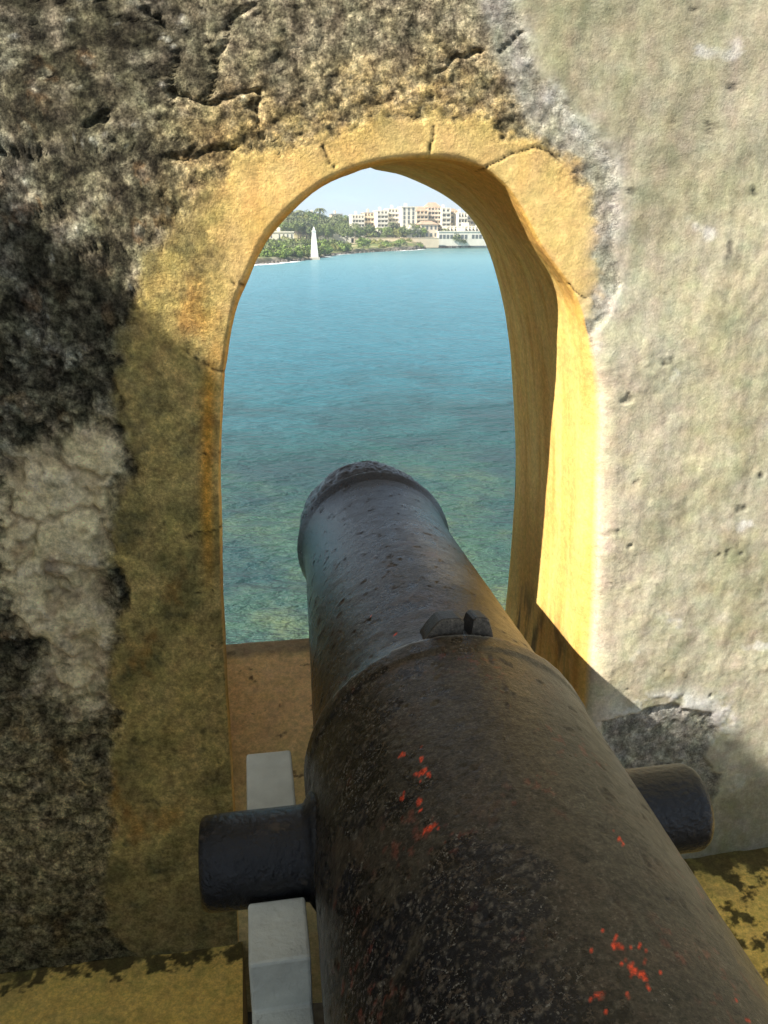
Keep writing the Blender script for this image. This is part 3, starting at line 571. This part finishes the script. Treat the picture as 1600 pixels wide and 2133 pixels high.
# ------------------------------------------------------------------ gun carriage under the barrel
car = empty('gun_carriage', (.23, .4, -1.5)); tag(car, 'stepped grey painted gun carriage carrying the black cannon by its trunnions', 'gun carriage')
gm = Mat('carriage_paint', .75, .3); g1_ = gm.noise(30, 6, .65); g2_ = gm.noise(9, 4)
gc = gm.ramp(g1_, [(.25, (.56, .57, .51)), (.5, (.66, .67, .59)), (.75, (.72, .73, .65))]); gc = gm.mix(1., gc, gm.ramp(g2_, [(.3, .75), (.7, 1.1)]), 'MULTIPLY')
gc = gm.mix(gm.ramp(gm.noise(26, 4, .6, sc=(1, 1, 1)), [(.66, 0.), (.72, .8)]), gc, (.10, .085, .06)); gm.base(gc); gm.bump(gm.noise(90, 6, .6), .7, .004)
zt = -.69; yt = .770
def cheek(x0, x1):
    o = [(.985, -1.36), (.985, zt+.0)]
    o += [(yt+.056*cos(a), zt-.0+(-.056*sin(a))) for a in np.linspace(0, pi, 17)]
    o += [(.633, zt), (.633, zt-.063), (.40, zt-.067), (.40, zt-.14), (.12, zt-.145), (.12, zt-.23), (-.30, zt-.235), (-.30, -1.36)]
    o = [(a-.4, b+1.5) for a, b in o]; n = len(o); mb = MB()
    mb.v = [(x0-.23, a, b) for a, b in o]+[(x1-.23, a, b) for a, b in o]
    mb.f = [tuple(range(n)), tuple(range(2*n-1, n-1, -1))]+[(i, i+n, (i+1) % n+n, (i+1) % n) for i in range(n)]
    ob = mb.build('cheek', gm.m, car, False, .0035); return ob
cheek(-.031, .031); ck2 = cheek(.426, .456)
wm = simple('carriage_wood_dark', (.16, .17, .165), bump=.004)
for yy in (.82, -.05):
    mb = MB(); mb.box(-.13, .50, -.045, .045, -.05, .05); a = mb.build('axle', wm, car, bevel=.006); a.location = (-.185, yy-.4, .16)
    for sx in (-.16+.02, .575-.02):
        pass
for yy in (.82, -.05):
    for xx in (-.33, .33):
        mb = MB(); mb.lathe((0, 0, 0), (1, 0, 0), [(-.03, .0), (-.03, .02), (-.03, .125), (-.026, .13), (.026, .13), (.03, .125), (.03, .02), (.03, .0)], 40)
        o = mb.build('wheel', wm, car, False); o.location = (xx*1.0+(.0 if xx > 0 else .0), yy-.4, .13)
        if yy > .5: o.scale = (.8, 1, 1)
mb = MB(); mb.box(-.195, .205, -.55, .10, .20, .26); mb.build('bed', wm, car, bevel=.005)
# ------------------------------------------------------------------ sea
SEA = -8.0
sm = Mat('sea_water', .27, .25); ob = sm.obj(); sep = sm.n('ShaderNodeSeparateXYZ'); sm.l(ob, sep.inputs[0])
nn = sm.noise(.05, 4); ad = sm.n('ShaderNodeMath'); ad.operation = 'MULTIPLY_ADD'; sm.l(nn, ad.inputs[0]); ad.inputs[1].default_value = 26; sm.l(sep.outputs[1], ad.inputs[2])
lg = sm.n('ShaderNodeMath'); lg.operation = 'DIVIDE'; sm.l(ad.outputs[0], lg.inputs[0]); lg.inputs[1].default_value = 420
sc_ = sm.ramp(lg.outputs[0], [(.060, (.060, .120, .075)), (.080, (.035, .092, .070)), (.100, (.020, .085, .082)), (.15, (.030, .165, .220)), (.35, (.080, .265, .345)), (.62, (.145, .350, .405)), (.9, (.10, .24, .24))])
reef = sm.noise(.55, 5, .65, sc=(1, .7, 1)); rm_ = sm.ramp(reef, [(.46, 0.), (.62, 1.)]); nr2 = sm.ramp(lg.outputs[0], [(.06, 1.), (.10, 0.)])
sc_ = sm.mix(sm.mix(1., rm_, nr2, 'MULTIPLY'), sc_, (.11, .145, .070)); dk = sm.ramp(sm.noise(.22, 4, .6), [(.44, 0.), (.58, .85)]); nr3 = sm.ramp(lg.outputs[0], [(.09, 1.), (.17, 0.)])
sc_ = sm.mix(sm.mix(1., dk, nr3, 'MULTIPLY'), sc_, (.015, .055, .062)); sm.base(sc_)
sm.bump(sm.noise(.45, 6, .62, sc=(.55, 1.35, 1)), .95, 1.4); sm.bump(sm.noise(2.6, 5, .6, sc=(.6, 1.2, 1)), 1., .22); sm.bump(sm.noise(9, 4, .6, sc=(.7, 1.2, 1)), .8, .05)
mb = MB(); mb.quad((-900, 4, SEA), (1600, 4, SEA), (1600, 6000, SEA), (-900, 6000, SEA)); tag(mb.build('sea', sm.m), kind='structure')

# ------------------------------------------------------------------ far shore
SH = [(-19.9, 179.9), (-6.9, 196.2), (3.6, 213.9), (10.7, 225.7), (20.0, 246.8), (32.2, 294.4), (51.4, 331.5), (72.7, 361.4), (92.2, 410.4), (112.4, 432.3), (135.1, 456.8), (208.1, 513.6), (347.2, 582.2)]
shx = np.array([p[0]/p[1] for p in SH]); shy = np.array([p[1] for p in SH])
def shore(u): return np.interp(u, shx, shy)
def gz(xx, yy):
    u = xx/yy; s0 = shore(u); d = yy-s0
    right_ = sst(.13, .24, u)
    h = -8.15+1.3*sst(0, 6, d)+.5*sst(4, 40, d)
    h = h+(1-right_)*(3.5*sst(60, 190, d)+5.2*sst(150, 290, d)+5*sst(260, 420, d))+right_*(3.0*sst(4, 40, d)+6*sst(50, 200, d)+6*sst(160, 400, d))
    return h
us = np.linspace(-.12, .62, 420); vs = np.r_[np.linspace(-2, 40, 90), np.linspace(42, 500, 110)]
U, Vv = np.meshgrid(us, vs); yy = shore(U)+Vv; xx = U*yy; G = np.stack([xx, yy, gz(xx, yy)], -1)
G3 = G*np.array([1, 1, 0]); G[..., 2] += (.35*fbm(G3, .35, 4, 901)+.9*fbm(G3, .05, 3, 905))*sst(0, 5, Vv)
c = np.broadcast_to(np.array([.16, .19, .07]), G.shape).copy(); a = fbm(G3, .12, 4, 911)
c = mixc(c, (.50, .42, .24), sst(-.05, .35, a)*.9); c = mixc(c, (.10, .09, .075), sst(9, 2, Vv+4*a)*.9); c = mixc(c, (.45, .40, .30), sst(.2, .6, fbm(G3, .6, 3, 921))*sst(9, 4, Vv)*.7)
terr = simple('dry_ground', (.3, .3, .15)); tm_ = Mat('dry_ground_cover', .95, .1); at_ = tm_.n('ShaderNodeAttribute'); at_.attribute_name = 'col'
tm_.base(tm_.mix(1., at_.outputs['Color'], tm_.ramp(tm_.noise(1.2, 5, .7), [(.3, .6), (.7, 1.35)]), 'MULTIPLY'))
shore_o, = grid_mesh('hillside', G, tm_.m, None, c); tag(shore_o, kind='structure')
# breaking foam along the waterline
V = []; F = []; foam = MB()
for k in range(900):
    u = random.uniform(-.1, .5); 
    s0 = float(shore(u)); n_ = math.sin(u*70)+math.sin(u*31+1)*1.3+random.uniform(-.6, .6)
    if n_ < -.2: continue
    y0 = s0-random.uniform(-.8, 3.5)*(1 if n_ < 1.5 else 1.8); ln = random.uniform(.6, 3.2); wd = random.uniform(.10, .55); x0 = u*s0
    zz = SEA+.02+random.uniform(0, .05)
    foam.quad((x0-ln, y0, zz), (x0, y0-wd, zz+.01), (x0+ln, y0+random.uniform(-.4, .4), zz), (x0, y0+wd, zz+.05))
fmm = simple('foam', (.85, .87, .86), var=.08); tag(foam.build('sea_foam', fmm), 'white foam breaking along the far shore', 'foam', kind='stuff')
rk = MB()
for k in range(520):
    u = random.uniform(-.08, .5); s0 = float(shore(u)); y0 = s0+random.uniform(-1.5, 3.5); x0 = u*y0; r = random.uniform(.3, 1.0)*(1.3 if u > .18 else .7); b = len(rk.v)
    pts = [(x0+r*cos(a)*random.uniform(.7, 1.3), y0+r*sin(a)*random.uniform(.7, 1.3), SEA-.3) for a in np.linspace(0, 2*pi, 7)[:-1]]
    tp = [(x0+(p[0]-x0)*.5+random.uniform(-.1, .1), y0+(p[1]-y0)*.5, SEA+r*random.uniform(.6, 1.2)) for p in pts]
    rk.v += pts+tp; rk.f += [(b+i, b+(i+1) % 6, b+6+(i+1) % 6, b+6+i) for i in range(6)]+[tuple(b+6+i for i in range(6))]
tag(rk.build('shore_rocks', simple('rock', (.15, .13, .11), scale=.8)), 'dark rocks tumbled along the waterline of the far shore', 'rocks', kind='stuff')

# ---- vegetation
def leafmat(name, c, v=.35):
    m = Mat(name, .6, .25); m.base(m.mix(1., c, m.ramp(m.noise(.9, 3), [(.3, 1-v), (.7, 1+v)]), 'MULTIPLY')); m.b.inputs['Transmission Weight'].default_value = 0; return m.m
LM = [leafmat('leaf_mid', (.14, .175, .05)), leafmat('leaf_bright', (.17, .24, .05)), leafmat('leaf_dark', (.105, .135, .045)), leafmat('leaf_yellowish', (.25, .25, .07)), leafmat('leaf_olive', (.15, .165, .075))]
BARK = simple('bark', (.17, .13, .09), scale=2); PBARK = simple('palm_bark', (.26, .22, .17), scale=2)
def crown_mesh(name, mat, rx, rz, nclump, nleaf, leaf, seed, low=-.35):
    r = random.Random(seed); mb = MB(); cl = []
    for k in range(nclump):
        a = r.uniform(0, 2*pi); e = math.asin(r.uniform(low, 1)); q = r.uniform(.45, 1.)
        cl.append((rx*q*cos(a)*cos(e), rx*q*sin(a)*cos(e), rz*q*sin(e), r.uniform(.22, .42)*rx))
    for (cx, cy, cz, cr_) in cl:
        for j in range(nleaf):
            d = mathutils.Vector((r.gauss(0, 1), r.gauss(0, 1), r.gauss(0, .8))).normalized()*cr_*r.uniform(.55, 1.05)
            p = mathutils.Vector((cx, cy, cz))+d; n = (d.normalized()+mathutils.Vector((r.uniform(-.6, .6), r.uniform(-.6, .6), r.uniform(-.3, .7)))).normalized()
            u = n.orthogonal().normalized(); v = n.cross(u); a = r.uniform(0, 2*pi); u, v = u*cos(a)+v*sin(a), v*cos(a)-u*sin(a); l = leaf*r.uniform(.6, 1.3)
            mb.quad(p-u*l, p-v*l*.5, p+u*l, p+v*l*.5)
    return mb
def tree_proto(i, mat, rx, rz, h):
    root = empty('tree', (0, 0, -500)); cm_ = crown_mesh('crown', mat, rx, rz, 26, 42, .34*rx/3, i); c_ = cm_.build('crown', mat, root); c_.location = (0, 0, h)
    tk = MB(); 
    tk.lathe((0, 0, 0), (0, 0, 1), [(-.5, .32), (0, .26), (h*.6, .18), (h, .09)], 8)
    for k in range(5):
        a = k*1.3+i; tk.lathe((0, 0, h*.45+k*.2), (cos(a)*.8, sin(a)*.8, .8), [(0, .12), (rx*.8, .03)], 5)
    t_ = tk.build('trunk', BARK, root); return root
def bush_proto(i, mat, rx, rz):
    root = empty('bush', (0, 0, -500)); c_ = crown_mesh('foliage', mat, rx, rz, 22, 40, .30*rx/2.2, i+50, -.05).build('foliage', mat, root); c_.location = (0, 0, rz*.15)
    tk = MB()
    for k in range(5): a = k*1.25; tk.lathe((0, 0, -.4), (cos(a)*.5, sin(a)*.5, 1), [(0, .09), (rz*.9, .03)], 5)
    tk.build('stem', BARK, root); return root
def palm_proto(i, h):
    r = random.Random(i+90); root = empty('palm_tree', (0, 0, -500)); tk = MB(); lean = (r.uniform(-.12, .12), r.uniform(-.12, .12), 1)
    tk.lathe((0, 0, -.4), lean, [(0, .28), (.5, .2), (h*.5, .16), (h, .13)], 8); tk.build('trunk', PBARK, root); cr_ = MB(); L_ = mathutils.Vector(lean).normalized(); top = L_*h+mathutils.Vector((0, 0, -.4))
    for k in range(20):
        a = 2*pi*k/20+r.uniform(-.2, .2); e = r.uniform(-.1, 1.0); d = mathutils.Vector((cos(a), sin(a), 0)); ln = r.uniform(2.3, 3.3); s_ = mathutils.Vector((-sin(a), cos(a), 0)); prev = None
        for q in range(8):
            t = q/7; p = top+d*ln*t*cos(e*.6)+mathutils.Vector((0, 0, ln*(sin(e)*t-(.55+.5*e)*t*t))); wd = .42*math.sin(pi*min(1, t*.85+.12))
            cur = (p-s_*wd+mathutils.Vector((0, 0, -.25*wd-.1*(q % 2))), p, p+s_*wd+mathutils.Vector((0, 0, -.25*wd-.1*(q % 2))))
            if prev: cr_.quad(prev[0], prev[1], cur[1], cur[0]); cr_.quad(prev[1], prev[2], cur[2], cur[1])
            prev = cur
    cr_.build('crown', LM[i % 2 and 4 or 0], root); return root
def copy_tree(o, parent=None):
    c_ = o.copy(); COL.objects.link(c_)
    if parent is not None: c_.parent = parent
    for ch in o.children: copy_tree(ch, c_)
    return c_
PROTO_T = [tree_proto(i, LM[i % 5], 3.0+.4*(i % 3), 2.3+.35*(i % 2), 4.2+.5*(i % 3)) for i in range(6)]
PROTO_B = [bush_proto(i, LM[(1, 3, 0, 1, 4)[i]], 2.4, 1.7+.2*(i % 2)) for i in range(5)]
PROTO_P = [palm_proto(i, (7.5, 9, 6.3, 8.2)[i]) for i in range(4)]
used = set()
def put(proto, px_u, yy, s_, label, cat, group, dz=0):
    o = proto if proto.name not in used else copy_tree(proto); used.add(proto.name)
    xx_ = px_u*yy; o.location = (xx_, yy, float(gz(np.array(xx_), np.array(yy)))+dz); k = s_*random.uniform(.88, 1.14)
    o.scale = (k*random.uniform(.9, 1.12), k, k*random.uniform(.88, 1.12)); o.rotation_euler = (0, 0, random.uniform(0, 6.28)); tag(o, label, cat, group); return o
UU = lambda px, py: 0.000567466*px+-3.75528e-06*py+-0.284736
# hillside trees and palms: (count, px range, distance range)
for k in range(96):
    px = random.uniform(575, 760) if k < 78 else random.uniform(760, 1010); yy_ = random.uniform(372, 480) if k < 78 else random.uniform(455, 540)
    put(PROTO_T[random.choice((0, 2, 2, 4, 5, 1))], UU(px, 460), yy_, random.uniform(.75, 1.2), 'leafy green tree on the wooded hillside across the water', 'tree', 'trees on the hillside')
for k in range(30):
    put(PROTO_T[k % 6], UU(582+k*5.2+random.uniform(-3, 3), 460), random.uniform(425, 455), random.uniform(1.05, 1.35), 'big tree in the dense belt along the top of the wooded hill', 'tree', 'trees along the hilltop', dz=1.0)
for k in range(44):
    px = random.uniform(580, 745) if k < 30 else random.uniform(760, 1000); yy_ = random.uniform(385, 490) if k < 30 else random.uniform(440, 520)
    put(PROTO_P[k % 4], UU(px, 450), yy_, random.uniform(.85, 1.2), 'tall palm rising above the trees along the skyline of the far shore', 'palm tree', 'palms on the skyline')
for k, (px, yy_, s_) in enumerate([(872, 400, .9), (884, 398, .8), (893, 402, .75), (925, 404, 1.05), (934, 403, .85), (941, 406, .8), (778, 397, .8), (805, 398, .65), (752, 399, .75), (962, 404, .7), (742, 398, .8), (766, 400, .65), (822, 402, .75), (846, 403, .6), (905, 403, .9), (915, 401, .7), (952, 403, .7), (972, 402, .6), (868, 404, 1.0), (738, 405, 1.0), (786, 400, .9), (812, 399, .85), (835, 401, .8), (858, 402, .9), (900, 399, .6), (929, 402, .9), (945, 403, .95), (983, 402, .9)]):
    put(PROTO_P[k % 4], UU(px, 460), yy_, s_, 'garden palm standing in front of the white hotel across the bay', 'palm tree', 'palms in front of the hotel')
for k in range(34):
    px = 540+k*4.3+random.uniform(-3, 3); s0 = float(shore(UU(px, 530)))
    put(PROTO_B[(0, 2, 3, 0, 4)[k % 5]], UU(px, 530), s0+random.uniform(7, 22), random.uniform(.75, 1.15), 'dense green bush in the thicket at the water edge left of the white beacon', 'bush', 'bushes at the water edge')
for k in range(26):
    px = 560+k*6.2+random.uniform(-4, 4); put(PROTO_B[k % 5], UU(px, 510), random.uniform(300, 345), random.uniform(.8, 1.5), 'scrubby bush on the dry ground behind the shore thicket', 'bush', 'bushes behind the thicket')
put(PROTO_T[1], UU(755, 510), float(shore(UU(755, 510)))+12, .88, 'round bright green tree on the open shore right of the beacon', 'tree', None, dz=-2.6)
put(PROTO_T[3], UU(722, 510), float(shore(UU(722, 510)))+14, .62, 'small green tree just left of the round shore tree', 'tree', None, dz=-2.0)
for k in range(16):
    px = random.uniform(790, 905); put(PROTO_B[(1, 3, 1, 4)[k % 4]], UU(px, 508), float(shore(UU(px, 508)))+random.uniform(8, 30), random.uniform(.35, .75), 'low yellow green shrub on the sandy bank below the hotel', 'shrub', 'shrubs on the sandy bank')
for k in range(34):
    px = random.uniform(735, 990); put(PROTO_T[k % 6], UU(px, 490), random.uniform(394, 404), random.uniform(.5, .95), 'small garden tree growing against the hotel front', 'tree', 'garden trees of the hotel')
for k in range(12):
    px = random.uniform(690, 880); put(PROTO_B[k % 5], UU(px, 500), random.uniform(345, 385), random.uniform(.6, .95), 'garden shrub in front of the hotel wall', 'shrub', 'shrubs in front of the hotel')

# ---- buildings
WHT = simple('render_white', (.76, .71, .60), var=.10, scale=.3); CRM = simple('render_cream', (.70, .58, .42), var=.1, scale=.3); PNK = simple('render_pinkish', (.72, .61, .48), var=.08, scale=.3)
GLS = Mat('window_glass', .15, .5); GLS.base((.13, .14, .14)); GLS = GLS.m; RFG = simple('roof_grey', (.42, .41, .40), scale=.5); RFT = simple('roof_terracotta', (.48, .33, .23), scale=.5); SHD = simple('dark_opening', (.05, .05, .055))
def building(label, cx, cy, wd, dp, ht, cols, rows_, wall_m, roof='flat', balc=True, rot=0., zb=None, ww=.45, wh=.5, base=0., cat='building'):
    z0 = float(gz(np.array(cx), np.array(cy)))-1 if zb is None else zb
    root = empty('building', (cx, cy, z0), rot); tag(root, label, cat); H = ht; hw = wd/2
    mb = MB(); mb.box(-hw, hw, 0, dp, -2, H); mb.build('wall', wall_m, root)
    if roof == 'flat':
        mb = MB(); mb.box(-hw-.25, hw+.25, -.25, dp+.25, H, H+.45); rfo = mb.build('roof', RFG if wall_m != WHT else WHT, root); mb = MB(); mb.box(-hw*.3, -hw*.05, dp*.3, dp*.6, H+.45, H+2.0); mb.build('stair_housing', wall_m, rfo)
    else:
        mb = MB(); e = .5; a, b, c_, d = (-hw-e, -e, H), (hw+e, -e, H), (hw+e, dp+e, H), (-hw-e, dp+e, H); rh = roof; r0, r1 = (-hw*.55, dp/2, H+rh), (hw*.55, dp/2, H+rh)
        mb.quad(a, b, r1, r0); mb.quad(c_, d, r0, r1); mb.quad(b, c_, r1); mb.quad(d, a, r0); mb.quad(a, d, c_, b); mb.build('roof', RFT, root)
    sh = H/rows_; cw = wd/cols; pm = None; bm_ = None
    for r in range(rows_):
        for c_ in range(cols):
            if random.random() < .06: continue
            if pm is None:
                mb = MB(); mb.box(-cw*ww/2, cw*ww/2, -.06, .1, 0, sh*wh); o = mb.build('window', GLS, root); pm = o
            else: o = pm.copy(); COL.objects.link(o); o.parent = root
            o.location = (-hw+cw*(c_+.5), 0, base+sh*(r+.28))
        if balc:
            if bm_ is None:
                mb = MB(); mb.box(-hw*.98, hw*.98, -1.3, 0, 0, .18); mb.box(-hw*.98, hw*.98, -1.3, -1.2, .18, .95)
                for q in range(cols+1): xq = -hw*.98+q*hw*1.96/cols; mb.box(xq-.12, xq+.12, -1.25, 0, .18, sh-.01)
                o = mb.build('balcony', wall_m, root); bm_ = o
            else: o = bm_.copy(); COL.objects.link(o); o.parent = root
            o.location = (0, -.02, sh*r)
    # two side windows per storey on the left gable
    return root
def bld(label, px0, px1, pytop, pybot, yd, cols, rows_, m, **k):
    u0, u1 = UU(px0, pytop), UU(px1, pytop); z1 = VV(pytop)*yd; z0 = VV(pybot)*yd
    return building(label, (u0+u1)/2*yd, yd, (u1-u0)*yd, k.pop('dp', 12), z1-z0, cols, rows_, m, zb=z0, **k)
VV = lambda py: -0.00053106*py+0.254795
HB = [(732, 757, 449, 494, 415, 4, 5, WHT, 0, 'lowest white hotel wing at the left end of the far hotel'),
 (757, 783, 444, 494, 420, 4, 5, CRM, 0, 'cream hotel wing second from the left end of the far hotel'),
 (784, 806, 440, 494, 410, 3, 6, WHT, 0, 'white six storey hotel block with balconies left of centre of the far hotel'),
 (807, 834, 436, 494, 416, 4, 6, WHT, 0, 'broad white hotel block directly left of the tower with tall dark glazing'),
 (836, 864, 432, 495, 407, 3, 7, WHT, -1, 'white hotel tower with tall dark glazed strips'),
 (866, 890, 439, 488, 425, 3, 5, CRM, 2.2, 'cream hotel block under a terracotta hipped roof right of the glazed tower'),
 (890, 918, 432, 486, 432, 4, 6, PNK, 2.6, 'tallest pinkish hotel block under a hipped roof on the far skyline'),
 (920, 938, 434, 486, 428, 2, 5, WHT, 0, 'narrow white apartment block right of the tallest hipped roof'),
 (938, 955, 440, 486, 434, 2, 5, CRM, 1.6, 'narrow cream apartment block with a small hipped roof'),
 (955, 974, 444, 490, 424, 3, 4, WHT, 0, 'white apartment block of four storeys near the right end of the far town'),
 (975, 993, 450, 490, 428, 3, 4, PNK, 0, 'pinkish apartment block at the right end of the far town'),
 (994, 1050, 454, 492, 424, 7, 4, WHT, 0, 'apartment block furthest to the right, hidden behind the arch edge')]
for (a, b, c_, d, e, f_, g_, m_, rf_, lb) in HB:
    bld(lb, a, b, c_, d, e, f_, g_, m_, roof=('flat' if rf_ <= 0 else rf_), balc=rf_ >= 0, ww=.42 if rf_ < 0 else .5, wh=.82 if rf_ < 0 else .5)
bld('low pinkish villa with terracotta roof in front of the hotel', 876, 912, 467, 497, 398, 4, 2, PNK, roof=1.6, balc=False)
bld('small white pavilion with flat roof beside the pinkish villa', 846, 874, 478, 499, 396, 3, 2, WHT, balc=False)
bld('long low white arcade building with a row of dark openings above the rocky shore', 915, 1040, 483, 503, 394, 16, 1, WHT, balc=False, ww=.72, wh=.42, dp=8)
bld('long white upper terrace building behind the arcade', 930, 1040, 472, 490, 404, 14, 1, WHT, balc=True, dp=8)
bld('low white house with grey flat roof among the trees on the left', 562, 612, 484, 500, 352, 6, 1, WHT, balc=False, dp=9, ww=.3)
bld('long low white building half hidden behind the scrub left of the hotel', 660, 735, 485, 496, 392, 9, 1, WHT, balc=False, dp=9)
bld('white roofed house high on the wooded hill', 640, 668, 446, 458, 452, 4, 2, WHT, balc=False)
bld('small cream house between the hill palms', 690, 712, 447, 459, 455, 3, 2, CRM, balc=False)
# garden wall in front of the hotel
mb = MB(); u0, u1 = UU(730, 500), UU(915, 500); mb.box(u0*392, u1*392, 392, 392.5, VV(502)*392-3, VV(496)*392); mb.box(u0*392, u1*392, 391.9, 392.6, VV(496)*392, VV(496)*392+.2); o = mb.build('garden_wall', CRM); tag(o, 'long low cream garden wall along the foot of the hotel', 'wall')
# white beacon on the point
bx, by = 20.82, 247.66
bc = empty('beacon', (bx, by, SEA-.3)); tag(bc, 'slender white tapering beacon standing at the water edge of the far shore', 'beacon')
bwm = simple('beacon_white', (.86, .85, .82), var=.05)
def taper(w0, w1, z0, z1):
    mb = MB(); q = [(-1, -1), (1, -1), (1, 1), (-1, 1)]; b = [(x_*w0, y_*w0, z0) for x_, y_ in q]; t = [(x_*w1, y_*w1, z1) for x_, y_ in q]
    mb.v = b+t; mb.f = [(3, 2, 1, 0), (4, 5, 6, 7)]+[(i, (i+1) % 4, 4+(i+1) % 4, 4+i) for i in range(4)]; return mb
taper(1.5, 1.4, -.5, 1.0).build('base', simple('beacon_base', (.55, .50, .42)), bc)
taper(1.05, .48, 1.0, 8.0).build('shaft', bwm, bc); taper(.60, .60, 8.0, 8.25).build('gallery', bwm, bc); taper(.36, .10, 8.25, 9.3).build('cap', bwm, bc)

# ------------------------------------------------------------------ air over the bay
mb = MB(); mb.box(-420, 760, -30, 960, -60, 75); hz = mb.build('haze', bpy.data.materials.new('haze_air')); hm = hz.data.materials[0]; hm.use_nodes = True
hm.node_tree.nodes.clear(); ho = hm.node_tree.nodes.new('ShaderNodeOutputMaterial'); hp = hm.node_tree.nodes.new('ShaderNodeVolumePrincipled')
hp.inputs['Color'].default_value = (.80, .92, 1, 1); hp.inputs['Density'].default_value = .00055; hp.inputs['Anisotropy'].default_value = .3
hm.node_tree.links.new(hp.outputs[0], ho.inputs['Volume']); tag(hz, 'pale sea haze hanging over the bay', 'haze', kind='stuff')
